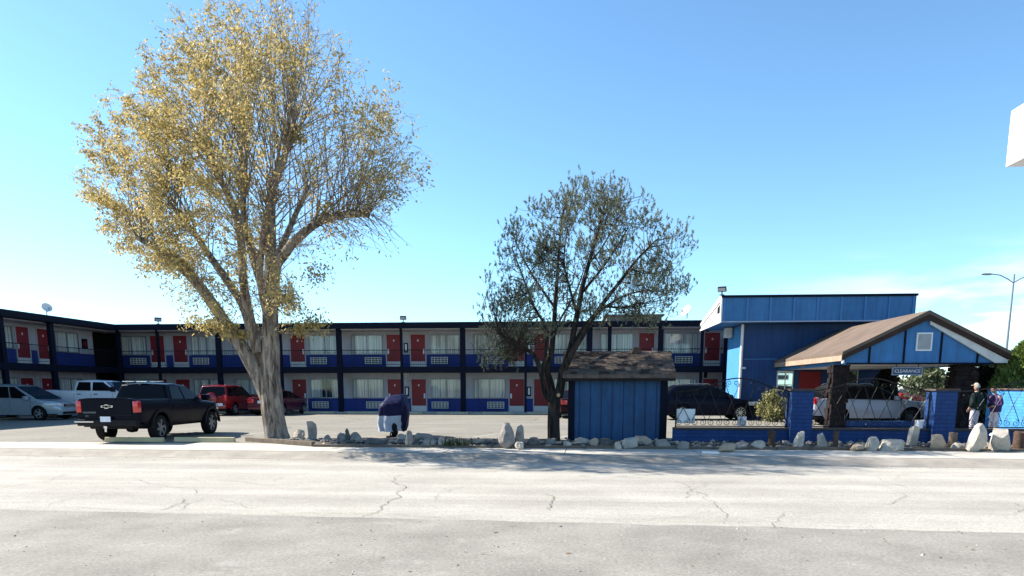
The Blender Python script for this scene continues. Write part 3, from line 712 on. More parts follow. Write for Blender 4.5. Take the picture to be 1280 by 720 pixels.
# wheel stops along the walkway
PLACES = ['at the far left','below the window left of the red suv','in front of the red suv','between the red suv and the maroon sedan','in front of the maroon sedan','right of the maroon sedan','behind the covered motorcycle','right of the covered motorcycle','beyond the standing boulder pair','just left of the pine trunk','near the shed']
for i in range(11):
    a = -26.2+i*2.75
    if a > 7.5: break
    px = 0
    lab = 'pale yellow wheel stop at the motel walkway, '+PLACES[i]
    o = wheelstop(W(a, 42.75), -TH, lab, MT['paleyellow'], 1.9, 'wheel stops along the motel walkway')
# ------------------------------------------------------------------ things on the roofs
def floodlight(p, lab, s=1.0, rz=0):
    t = thing('floodlight', lab, 'floodlight', p, rz, 'floodlights on the roof edges')
    b = MB(); b.tube([(0,0,0),(0,0,.22*s)], .03*s, 8); b.box(-.1*s,.1*s,-.1*s,.1*s,0,.03*s); b.build('pole', MT['blackplastic'], t)
    b = MB(); b.box(-.2*s,.2*s,-.06*s,.06*s,-.12*s,.12*s); b.box(-.16*s,.16*s,.06*s,.10*s,-.09*s,.09*s); M = Matrix.Translation((0,0,.28*s)) @ Matrix.Rotation(R(35),4,'X'); h = b.xf(M).build('lamp_head', MT['blackplastic'], t, bevel=.015*s)
    b = MB(); b.box(-.17*s,.17*s,-.068*s,-.0605*s,-.095*s,.095*s); b.xf(M); b.build('lens', MT['lamp_clear'], h)
    return t
floodlight(W(-25.3, BE, ZR1+.03), 'black floodlight on the motel roof edge above the left doors', 1.0, .6)
floodlight(W(-9.95, BE, ZR1+.03), 'small black floodlight on the motel roof edge right of the big tree', .95, 0)
def dish(p, rz, lab, s=.34):
    t = thing('satellite_dish', lab, 'satellite dish', p, rz, 'satellite dishes')
    b = MB(); b.tube([(0,0,0),(0,0,.2),(0,.04,.3)], .025, 8); b.tube([(0,0,.02),(-.25,.1,.0)],.015,6); b.build('mast', MT['alu'], t)
    b = MB(); pr = [(0,.0),(s*.3,.012),(s*.6,.05),(s*.85,.1),(s,.14),(s*.98,.15),(s*.8,.108),(s*.5,.05),(0,.015)]
    b.lathe([(r_,h_) for r_,h_ in pr],(0,0,0),'z',24); M = Matrix.Translation((0,.0,.36)) @ Matrix.Rotation(R(62),4,'X'); b.xf(M); b.build('reflector', MT['white_paint'], t, smooth=50)
    b = MB(); b.tube([(0,-.05,.16),(0,-.36,.26),(0,-.38,.34)],.014,6); b.box(-.04,.04,-.42,-.34,.32,.42); b.build('feed_arm', MT['alu'], t)
    return t
dish(W(AL+1.5, 37.6, ZR1+.03), .9, 'white satellite dish on the left wing roof edge', .27)
dish(W(6.6, 41.8, 5.45), -1.1, 'white satellite dish on the slanted white roof end left of the office')
# ------------------------------------------------------------------ office
office = site('office', 'bright blue office building with a deep panelled blue roof band', 'building', 12.4, 39)
OO = (12.4, 39)
def op_(name, b, m, parent=office, **k): return b.build(name, m, parent, off=OO, **k)
OL, OR_, OB = 8.63, 16.2, 37.2
b = MB(); b.box(OL, OR_, OB, 40.4, 0, 4.72); b.box(OL+.9, OR_, 40.401, 46, 0, 4.72); op_('wall', b, MT['office_blue'])
b = MB(); b.box(OL-.012,OL-.002,OB+.01,40.39,.02,4.69); op_('sunlit_side_panel', b, mat('sunlit_pale_blue_side',(.05,.22,.46),.7,.1,1.5,.1,30))  # sunny side: the sun's brightening put into a paler blue panel
b = MB(); b.prism([(36.0,4.74),(36.0,5.93),(36.25,5.93),(41.4,5.06),(41.4,4.74)],'x',7.35,16.3); op_('roof_band', b, MT['fascia_blue'])
b = MB(); b.prism([(35.98,4.70),(35.98,5.95),(36.2,5.97),(41.45,5.10),(41.45,4.95),(36.18,5.72),(36.18,4.86),(41.45,4.78),(41.45,4.70)],'x',7.27,7.345); op_('side_fascia', b, MT['white_paint'])
b = MB(); b.prism([(36.19,4.87),(36.19,5.70),(41.4,4.94),(41.4,4.79)],'x',7.32,7.348); op_('side_soffit', b, MT['offwhite'])
b = MB(); b.prism([(36.25,5.2),(36.25,5.6),(37.0,5.47),(37.0,5.2)],'x',7.30,7.3199); op_('side_vent', b, MT['dark'])
for i in range(9):
    a = 7.42+i*1.095
    b = MB(); b.box(a-.045,a+.045,35.955,35.998,4.76,5.84); op_('batten', b, MT['batten_blue'])
b = MB(); b.box(7.28,16.35,35.93,35.998,5.86,5.97); op_('top_trim', b, MT['navy'])
b = MB(); b.box(7.35,16.3,35.94,35.998,4.70,4.755); op_('drip_edge', b, mat('pale_drip_edge',(.30,.36,.46),.5,.1))
b = MB(); b.tube([(OL-.02,OB-.06,4.69),(OL-.02,OB-.06,.0)],.07,10); b.box(OL-.09,OL+.22,OB-.1,OB-.02,2.52,2.6); op_('downpipe', b, MT['white_paint'], smooth=40)
b = MB(); b.box(OL+.12,OL+2.2,OB-.03,OB-.004,2.98,3.02); op_('conduit', b, MT['batten_blue'])
b = MB(); b.box(8.2,8.55,39.1,39.6,4.2,4.70); op_('junction_box', b, MT['offwhite'], bevel=.02)
def owin(a0,a1,z0,z1,nm=1):
    b = MB(); b.box(a0,a1,OB-.05,OB-.002,z0,z1); f = op_('window', b, MT['white_paint'])
    n = nm+1
    for i in range(n):
        x0 = a0+.05+(a1-a0-.05)*i/n; x1 = a0+(a1-a0-.05)*(i+1)/n
        q = MB(); q.box(x0,x1,OB-.058,OB-.052,z0+.06,z1-.06); op_('pane', q, MT['mirror'], f)
MT['mirror'] = mat('reflective_office_glass',(.55,.62,.68),.04,.05,metal=.9)
owin(10.42,11.22,1.45,2.42,1); owin(12.95,14.35,1.5,2.62,1)
b = MB(); b.box(11.5,12.55,OB-.06,OB-.004,.05,2.38); d = op_('door', b, MT['door_red']); b = MB(); b.box(12.35,12.47,OB-.09,OB-.062,1.0,1.15); op_('handle', b, MT['chrome'], d); b = MB(); b.box(11.75,12.05,OB-.068,OB-.062,1.35,1.43); op_('door_notice', b, MT['offwhite'], d)
floodlight(W(7.3,36.05,5.98), 'larger black floodlight on the left corner of the office roof band', 1.0, -.5)
# ------------------------------------------------------------------ entrance canopy
can = site('entrance_canopy', 'gabled blue drive-through canopy with brown shingle roof on dark stone columns', 'canopy', 13.2, 32)
CO = (13.2, 32)
def cp_(name, b, m, parent=can, **k): return b.build(name, m, parent, off=CO, **k)
CL, CR, CA, CF, CB = 10.25, 16.3, 13.27, 28.45, 37.15
MT['shingle'] = mat('brown_asphalt_shingle', (.125,.090,.068), .95, .22, 1.2, .5, 18, dirt=.25)
ZE, ZA = 2.92, 4.42
b = MB()
b.prism([(CL,ZE-.12),(CL,ZE),(CA,ZA),(CR,ZE),(CR,ZE-.12),(CA,ZA-.14)],'y',CF-.28,CB); cp_('roof', b, MT['shingle'])
b = MB()   # rake boards and eave fascias
b.prism([(CL,ZE-.30),(CL,ZE-.122),(CA,ZA-.142),(CR,ZE-.122),(CR,ZE-.30),(CA,ZA-.34)],'y',CF-.275,CF-.22); cp_('rake_board', b, mat('dark_brown_rake',(.045,.028,.022),.8,.2))
tbf = mat('tan_brown_fascia',(.30,.22,.16),.8,.2)
for x0 in (CL,CR-.05): b = MB(); b.box(x0,x0+.05,CF-.219,CB,ZE-.33,ZE-.122); cp_('eave_fascia', b, tbf)
b = MB(); b.prism([(CA+.1,ZA-.345),(CR-.06,ZE-.31),(CR-.06,ZE-.42),(CR-.5,ZE-.42),(CA+.1,ZA-.50)],'y',CF-.21,CF-.12); cp_('rake_trim', b, MT['offwhite'])
b = MB(); b.prism([(CL+.28,2.5),(CL+.28,ZE-.17),(CA,ZA-.16),(CR-.5,ZE-.05),(CR-.5,2.5)],'y',CF-.1,CF+.02); cp_('gable_wall', b, MT['fascia_blue'])
b = MB(); b.box(CL+.24,CR-.46,CF-.13,CF+.03,2.455,2.515)
for a, zt in ((11.3,3.25),(12.55,3.85),(13.87,3.9),(15.2,3.25)): b.box(a-.035,a+.035,CF-.125,CF-.101,2.516,zt)
cp_('gable_batten', b, MT['navy'])
b = MB(); b.box(12.95,13.52,CF-.15,CF-.101,2.95,3.62,0)
b.box(13.0,13.47,CF-.154,CF-.1505,3.0,3.57,1)
for i in range(8): b.box(13.01,13.46,CF-.17,CF-.155,3.02+i*.068,3.055+i*.068,1)
cp_('gable_vent', b, [MT['white_paint'], MT['curtain2']])
b = MB(); b.box(CL+.3,CR-.52,CF+.035,CB-.05,2.47,2.50); cp_('ceiling', b, MT['white_paint'])
for x0,x1,y0 in ((CL+.2,CL+.295,CF-.1),(CR-.5,CR-.42,CF+.05)): b = MB(); b.box(x0,x1,y0,CB-.05,2.44,2.78); cp_('side_beam', b, MT['fascia_blue'])
b = MB(); b.box(CL+.185,CL+.199,33.1,33.5,2.5,2.72); cp_('warning_plate', b, mat('orange_sign',(.42,.20,.03),.6,.15))
b = MB(); b.tube([(CL+.1,CF-.2,2.62),(CL+.05,CF-.3,2.56)],.025,10); b.lathe([(.0,.0),(.05,.01),(.06,.06),(.035,.1),(0,.1)],(CL+.02,CF-.34,2.48),'z',14); cp_('corner_lamp', b, MT['white_paint'], smooth=50)
def column(a, bb, wd, seed):
    # rough stacked stone: courses of uneven stones
    b = MB(); rnd = random.Random(seed); z = 0
    while z < 2.45:
        h = min(rnd.uniform(.13,.26), 2.46-z); 
        for sx in (-1,0,1):
            for sy in (-1,0,1):
                cx = a+sx*wd/3; cy = bb+sy*wd/3; q = wd/6*rnd.uniform(1.0,1.2); e = rnd.uniform(-.035,.05)
                b.box(cx-q+(e*sx if sx < 0 else 0)-.0, cx+q+(e if sx > 0 else 0), cy-q-(e if sy < 0 else 0), cy+q+(e if sy > 0 else 0), z+.004*abs(sx)+rnd.uniform(0,.002), z+h-.006+rnd.uniform(-.002,.002))
        z += h
    b.box(a-wd*.42,a+wd*.42,bb-wd*.42,bb+wd*.42,0,2.455)
    cp_('column', b, MT['lava'], bevel=0)
column(10.42,28.95,.56,1); column(15.02,28.95,.72,2); column(15.3,35.9,.6,4)
b = MB(); b.box(10.8,14.6,28.8,29.1,.005,.30); cp_('base_wall', b, MT['office_blue'])
# clearance sign
cs = site('clearance_sign', 'blue sign reading CLEARANCE hanging under the canopy front', 'sign', 12.9, 28.75)
b = MB(); b.box(-.56,.56,-.025,.025,-.15,.15,0); b.box(-.52,.52,-.03,-.0255,-.115,.115,1); o = b.build('board', [mat('sign_pale_border',(.20,.26,.38),.5,.1), mat('sign_blue',(.02,.05,.12),.5,.1)], cs); o.location.z = 2.21
b = MB(); b.tube([(-.4,0,2.36),(-.4,0,2.47)],.012,6); b.tube([(.4,0,2.36),(.4,0,2.47)],.012,6); b.build('hanger', MT['iron'], cs)
text_mesh('lettering','CLEARANCE',.17,MT['white_paint'],cs,(0,-.034,2.21),(PI/2,0,0))
# ------------------------------------------------------------------ low brick wall, pillars, iron fence
def brickmat(name, col, mortar):
    m = bpy.data.materials.new(name); m.use_nodes = True; t = m.node_tree; l = t.links.new; p = t.nodes['Principled BSDF']; p.inputs['Roughness'].default_value = .7; p.inputs['Specular IOR Level'].default_value = .3
    co = N(t,'ShaderNodeTexCoord'); sp = N(t,'ShaderNodeSeparateXYZ'); cb = N(t,'ShaderNodeCombineXYZ'); ad = N(t,'ShaderNodeMath',operation='ADD')
    l(co.outputs['Object'],sp.inputs[0]); l(sp.outputs['X'],ad.inputs[0]); l(sp.outputs['Y'],ad.inputs[1]); l(ad.outputs[0],cb.inputs['X']); l(sp.outputs['Z'],cb.inputs['Y'])
    br = N(t,'ShaderNodeTexBrick'); br.inputs['Color1'].default_value = (*col,1); br.inputs['Color2'].default_value = (*[c*1.15 for c in col],1); br.inputs['Mortar'].default_value = (*mortar,1)
    br.inputs['Scale'].default_value = 1; br.inputs['Mortar Size'].default_value = .008; br.inputs['Brick Width'].default_value = .42; br.inputs['Row Height'].default_value = .105
    l(cb.outputs[0],br.inputs['Vector'])
    n1 = N(t,'ShaderNodeTexNoise'); n1.inputs['Scale'].default_value = 4; n1.inputs['Detail'].default_value = 8
    r = N(t,'ShaderNodeValToRGB'); r.color_ramp.elements[0].color = (.5,.5,.52,1); r.color_ramp.elements[1].color = (1.3,1.25,1.2,1)
    mm = N(t,'ShaderNodeMixRGB',blend_type='MULTIPLY'); mm.inputs[0].default_value = 1
    l(co.outputs['Object'],n1.inputs['Vector']); l(n1.outputs['Fac'],r.inputs[0]); l(br.outputs['Color'],mm.inputs[1]); l(r.outputs[0],mm.inputs[2]); l(mm.outputs[0],p.inputs['Base Color'])
    bp = N(t,'ShaderNodeBump'); bp.inputs['Strength'].default_value = .6; bp.inputs['Distance'].default_value = .012; bp.invert = True
    l(br.outputs['Fac'],bp.inputs['Height']); l(bp.outputs[0],p.inputs['Normal'])
    return m
MT['brick_blue'] = brickmat('blue_painted_brick',(.009,.045,.165),(.006,.028,.11))
MT['coping'] = mat('dark_brown_coping',(.06,.045,.04),.85,.3,4,.4,20)
FB = 20.45                                # fence line
WG = 'low blue brick wall along the planting bed'
def lowwall(a0, a1, lab):
    am = (a0+a1)/2; t = site('low_wall', lab, 'wall', am, FB, 'low blue walls along the planting bed')
    b = MB(); b.box(a0-am,a1-am,-.1,.1,0,.43); b.build('masonry', MT['brick_blue'], t)
    b = MB(); b.box(a0-am,a1-am,-.14,.14,.432,.485); b.build('coping', MT['coping'], t, bevel=.008)
P1, P2, P3 = (6.1,6.67), (9.86,10.42), (15.0,15.56)
lowwall(2.95, P1[0]-.005, 'low blue painted brick wall between the shed and the left pillar')
lowwall(P1[1]+.005, P2[0]-.005, 'low blue painted brick wall between the two pillars')
lowwall(P2[1]+.005, P3[0]-.005, 'low blue painted brick wall right of the right pillar, in front of the two people')
def pillar(a0, a1, lab):
    am = (a0+a1)/2; t = site('brick_pillar', lab, 'pillar', am, FB, 'blue brick pillars of the fence'); h = (a1-a0)/2
    b = MB(); b.box(-h,h,-h,h,0,1.50); b.build('shaft', MT['brick_blue'], t)
    b = MB(); b.box(-h-.04,h+.04,-h-.04,h+.04,1.502,1.56); b.build('cap', MT['coping'], t, bevel=.01)
pillar(*P1,'blue painted brick pillar left of the scroll fence, nearer the shed'); pillar(*P2,'blue painted brick pillar right of the scroll fence, nearer the people')
pillar(*P3,'blue painted brick pillar at the far right of the fence')
def spiral(cx, cz, r0, turns, start, sgn, n=20):
    pts = []
    for i in range(n+1):
        q = i/n; a = start+sgn*q*turns*2*PI; r = r0*(1-.82*q); pts.append((cx+r*math.cos(a), 0, cz+r*math.sin(a)))
    return pts
def fencepanel(a0, a1, apex, lab, cell=.44, leftpost=None):
    L = a1-a0; am = (a0+a1)/2; t = site('iron_fence_panel', lab, 'fence', am, FB, 'wrought iron fence panels')
    top = lambda x: 1.47+.38*math.exp(-((x-apex)/(L*.30))**2) if apex is not None else 1.5
    zb = .52
    b = MB(); n = 40
    b.tube([(a0-am+L*i/n,0,top(a0+L*i/n)) for i in range(n+1)], .017, 6); b.tube([(a0-am,0,zb),(a1-am,0,zb)],.016,6)
    b.build('top_and_bottom_rail', MT['iron'], t, smooth=50)
    b = MB(); b.tube([(a0-am+.02,0,.485),(a0-am+.02,0,top(a0))],.02,6); b.tube([(a1-am-.02,0,.485),(a1-am-.02,0,top(a1))],.02,6); b.build('frame_post', MT['iron'], t)
    b = MB(); nc = max(1, round(L/cell)); cw = L/nc
    for i in range(nc):
        x = a0-am+cw*i; h = top(am+x+cw/2)-.06
        rz = .09
        # lattice of slanted bars ending in scrolls at both ends
        b.tube([(x+.03,0,zb+.17),(x+cw*.5,0,(zb+h)/2+.05),(x+cw-.03,0,h-.1)],.0095,5)
        b.tube([(x+cw-.03,.012,zb+.17),(x+cw*.5,.012,(zb+h)/2+.05),(x+.03,.012,h-.1)],.0095,5)
        b.tube([(p[0],p[1],p[2]) for p in spiral(x+cw*.26,zb+.11,.10,1.5,PI/2,1)],.009,4)
        b.tube([(p[0],p[1],p[2]) for p in spiral(x+cw*.74,zb+.11,.10,1.5,PI/2,-1)],.009,4)
        b.tube([(p[0],p[1],p[2]) for p in spiral(x+cw*.28,h-.07,.085,1.4,-PI/2,-1)],.009,4)
        b.tube([(p[0],p[1],p[2]) for p in spiral(x+cw*.72,h-.07,.085,1.4,-PI/2,1)],.009,4)
    b.build('scrollwork', MT['iron'], t)
fencepanel(3.0, P1[0]-.01, 4.7, 'scrolled black iron fence panel between the shed and the left pillar')
fencepanel(P1[1]+.01, P2[0]-.01, 8.25, 'arched scroll iron fence panel between the two pillars')
fencepanel(P2[1]+.01, P3[0]-.01, 12.9, 'arched scroll iron fence panel in front of the two people')
b = MB(); b.box(-.26,.26,-.012,.012,-.20,.20); o = b.build('sign_board', MT['white_paint'], bevel=.004); p = W(3.3, FB+.06, .80); o.location = p; o.rotation_euler = (0,0,-TH)
tag(o,'blank white square board fixed behind the fence beside the shed','sign board')
b = MB(); b.box(-.12,.12,-.01,.01,-.13,.13); o = b.build('notice_board', mat('pinkish_white_notice',(.66,.60,.62),.6,.1), bevel=.003); o.location = W(4.86,FB+.05,.66); o.rotation_euler = (0,0,-TH)
tag(o,'small pale square notice tied low on the fence below the dark suv front wheel','notice')
# small white bucket behind the right end of the scroll fence
b = MB(); b.lathe([(0,0),(.12,0),(.15,.28),(.14,.28),(.11,.02),(0,.02)],(0,0,0),'z',18); o = b.build('bucket', MT['white_paint'], smooth=40); o.location = W(9.6,20.85,.45)
b = MB()
o.location = W(9.62, FB, .487); o.scale = (.8,.8,.8)
tag(o,'white bucket standing on the low wall against the right pillar','bucket')
# boundary wall at the right, running away from the street, its sunny face turned left
t = site('boundary_wall', 'light blue sunlit block wall with brown coping behind the two people', 'wall', 15.45, 24.2)
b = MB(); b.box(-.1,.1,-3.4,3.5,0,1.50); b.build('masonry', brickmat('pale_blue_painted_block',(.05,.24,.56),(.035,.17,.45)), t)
b = MB(); b.box(-.16,.16,-3.4,3.5,1.502,1.57); b.build('coping', MT['coping'], t, bevel=.01)
# ------------------------------------------------------------------ shed
sh = site('shed', 'small blue board-sided shed with a brown shingle roof littered with needles', 'shed', 1.45, 22.1)
SO = (1.45, 22.1)
def sp_(name, b, m, parent=sh, **k): return b.build(name, m, parent, off=SO, **k)
b = MB(); b.box(.12,2.78,21.1,23.1,0,1.95); sp_('wall', b, MT['shed_blue'])
dbb = mat('dark_blue_batten',(.004,.020,.085),.6,.1)
for i in range(8):
    x = .32+i*.318; b = MB(); b.box(x-.012,x+.012,21.085,21.098,.03,1.86); sp_('batten', b, dbb)
for x,xa,xb in ((.06,.0,.119),(2.72,2.781,2.86)): b = MB(); b.box(x-.07,x+.12,21.06,21.099,0,1.9); b.box(xa,xb,21.1,21.2,0,1.9); sp_('corner_post', b, MT['navy'])
b = MB()
E0, RG, E1 = 20.78, 22.1, 23.42
b.prism([(E0,1.86),(E0,1.96),(RG,2.66),(E1,1.96),(E1,1.86),(RG,2.54)],'x',-.18,3.05); sp_('roof', b, mat('old_brown_shingle',(.115,.085,.07),.95,.5,3,.8,16,dirt=.5))
b = MB(); b.box(-.16,3.03,E0+.012,E0+.05,1.78,1.858); b.box(-.16,3.03,E1-.05,E1-.012,1.78,1.858)
for x in (-.16,3.0): b.prism([(E0+.06,1.80),(E0+.06,1.855),(RG,2.53),(E1-.06,1.855),(E1-.06,1.80),(RG,2.44)],'x',x,x+.03)
sp_('fascia', b, mat('near_black_fascia',(.02,.016,.015),.8,.2))
b = MB()
b.prism([(21.1,1.951),(22.1,2.47),(23.1,1.951)],'x',.12,2.78); sp_('gable', b, MT['shed_blue'])
# shingle tabs and the litter lying on the roof
b = MB(); rnd = random.Random(9)
for r in range(9):
    y0 = E0+.02+r*.145; z0 = 1.962+(y0-E0)*.70/1.32
    x = -.18
    while x < 3.03:
        wd = rnd.uniform(.16,.32); x1 = min(3.045, x+wd-.008); dz = rnd.uniform(.006,.016)
        b.add([(x,y0,z0+dz),(x1,y0,z0+dz),(x1,y0+.17,z0+.093),(x,y0+.17,z0+.093),(x,y0,z0-.005),(x1,y0,z0-.005)],[(0,1,2,3),(4,5,1,0)], rnd.choice([0,1,2])); x += wd
sp_('shingle', b, [mat('shingle_brown',(.085,.06,.047),.95,.3,6,.5,30),mat('shingle_dark',(.045,.034,.03),.95,.3,6,.5,30),mat('shingle_tan',(.12,.085,.065),.95,.3,6,.5,30)])
b = rock_mb(.34,.24,.14,77,.3); o = b.build('debris', MT['stump'], smooth=30); o.location = W(2.0,22.05,2.65); tag(o,'dark clump of debris lying on the shed roof ridge','debris')
# ------------------------------------------------------------------ covered motorcycle
g = G(489,548,0); mo = thing('covered_motorcycle','motorcycle under a navy and silver cover, one black wheel showing','motorcycle',(g.x,g.y+.75,.012),R(8))
def cover_ring(z, n=64):
    t = z
    hw = (.30+.20*math.sin(min(1,(1.18-t)/.5)*PI/2)) if t > .68 else .50+.03*math.sin((.68-t)/.4*PI)
    pass
    hd = .95 if t < .9 else .95-.55*((t-.9)/.28)**1.3
    ring = []
    for k in range(n):
        a = 2*PI*k/n
        c, s = math.cos(a), math.sin(a)
        e = .62
        x = hw*math.copysign(abs(c)**e, c); y = hd*math.copysign(abs(s)**e, s)
        # hanging folds deepen towards the hem; slack wrinkles on the top
        f = 1+.07*(1.1-t)*math.sin(a*11+2.3*math.sin(t*3)+t*2)+.09*mnoise.noise(Vector((c*2.2,s*2.2,t*2.6)))+.025*mnoise.noise(Vector((c*5,s*5,t*7)))
        ring.append((x*f+(.05 if t > 1 else 0), y*f, t+.04*mnoise.noise(Vector((c*1.7,s*1.7,3)))+(.05*c if t > .95 else 0)))
    return [(p[0]*1.0*(1-.10*max(0,.7-t)*(1 if p[0] > 0 else 0)*4)-.07*max(0,.7-t), p[1], .20+(p[2]-.2)*1.17) for p in ring]
zs = [.2,.26,.34,.44,.54,.62,.64,.72,.82,.92,1.0,1.07,1.12,1.155]
b = MB(); b2 = MB()
rs = [cover_ring(z) for z in zs]
def loft(mb, rr, cap=False):
    n = len(rr[0]); vs = [p for r_ in rr for p in r_]; fs = [(i*n+k,i*n+(k+1)%n,(i+1)*n+(k+1)%n,(i+1)*n+k) for i in range(len(rr)-1) for k in range(n)]
    if cap:
        c = Vector((0,0,0))
        for p in rr[-1]: c += Vector(p)/n
        vs.append(c+Vector((0,0,.03))); fs += [((len(rr)-1)*n+k,(len(rr)-1)*n+(k+1)%n,len(vs)-1) for k in range(n)]
    mb.add(vs, fs)
loft(b, rs[5:], True); MT['cover_navy'] = mat('navy_nylon',(.007,.007,.040),.5,.25,4,.5,7); b.build('cover', MT['cover_navy'], mo, smooth=70)
loft(b2, rs[:6]); b2.m = [1 if sum(b2.v[i][0] for i in f)/len(f) > .22 else 0 for f in b2.f]; b2.build('lower_cover', [mat('silver_nylon',(.34,.37,.43),.5,.15,4,.5,7), MT['cover_navy']], mo, smooth=70)
b = MB(); b.lathe([(.16,-.09),(.29,-.09),(.33,-.05),(.34,0),(.33,.05),(.29,.09),(.16,.09),(.16,-.09)],(0,-.62,.34),'x',28); b.build('wheel', MT['tyre'], mo, smooth=40)
b = MB(); b.lathe([(.16,-.09),(.29,-.09),(.33,-.05),(.34,0),(.33,.05),(.29,.09),(.16,.09),(.16,-.09)],(0,.66,.34),'x',28); b.build('wheel', MT['tyre'], mo, smooth=40)
b = MB(); b.tube([(-.16,.0,.0),(-.1,.0,.3)],.02,6); b.build('side_stand', MT['blackplastic'], mo)
# ------------------------------------------------------------------ cars
def interp(pts, x):
    if x <= pts[0][0]: return pts[0][1]
    for (x0,z0),(x1,z1) in zip(pts[:-1],pts[1:]):
        if x <= x1: return z0+(z1-z0)*((x-x0)/(x1-x0) if x1 > x0 else 1)
    return pts[-1][1]
def make_wheel(root, x, y, r, wd, rimm, spokes, side, sp_w=.05):
    b = MB(); h = wd/2; ri = r*.66
    b.lathe([(ri,-h*.9),(r*.86,-h),(r*.96,-h*.86),(r,-h*.6),(r,h*.6),(r*.96,h*.86),(r*.86,h),(ri,h*.9),(ri,-h*.9)],(0,0,0),'y',32)
    wobj = b.build('wheel', MT['tyre'], root, smooth=35); wobj.location = (x,y,r)
    q = MB(); yo = side*h*.55
    q.lathe([(ri*.9,-.02),(ri*1.0,-.02),(ri*1.0,.035*side+.0),(ri*.93,.035*side),(ri*.9,-.02)],(0,yo,0),'y',32,0)
    q.lathe([(0,-.05*side),(ri*.95,-.05*side),(ri*.95,-.06*side),(0,-.06*side)],(0,yo,0),'y',24,1)
    q.lathe([(0,.03*side),(r*.13,.03*side),(r*.16,.0),(r*.16,-.04*side),(0,-.04*side)],(0,yo,0),'y',16,0)
    for k in range(spokes):
        a = 2*PI*k/spokes+.3; M = Matrix.Rotation(a,4,'Y')
        vs = [M @ Vector(p) for p in ((-sp_w,yo-.02*side,r*.1),(sp_w,yo-.02*side,r*.1),(sp_w*.8,yo+.0*side,ri*.95),(-sp_w*.8,yo+.0*side,ri*.95),(-sp_w*.8,yo+.03*side,r*.1),(sp_w*.8,yo+.03*side,r*.1),(sp_w*.6,yo+.025*side,ri*.95),(-sp_w*.6,yo+.025*side,ri*.95))]
        q.add(vs,[(0,1,2,3),(4,5,6,7),(0,1,5,4),(1,2,6,5),(2,3,7,6),(3,0,4,7)],0)
    q.build('rim', [rimm, MT['blackplastic']], wobj, smooth=30)
    return wobj
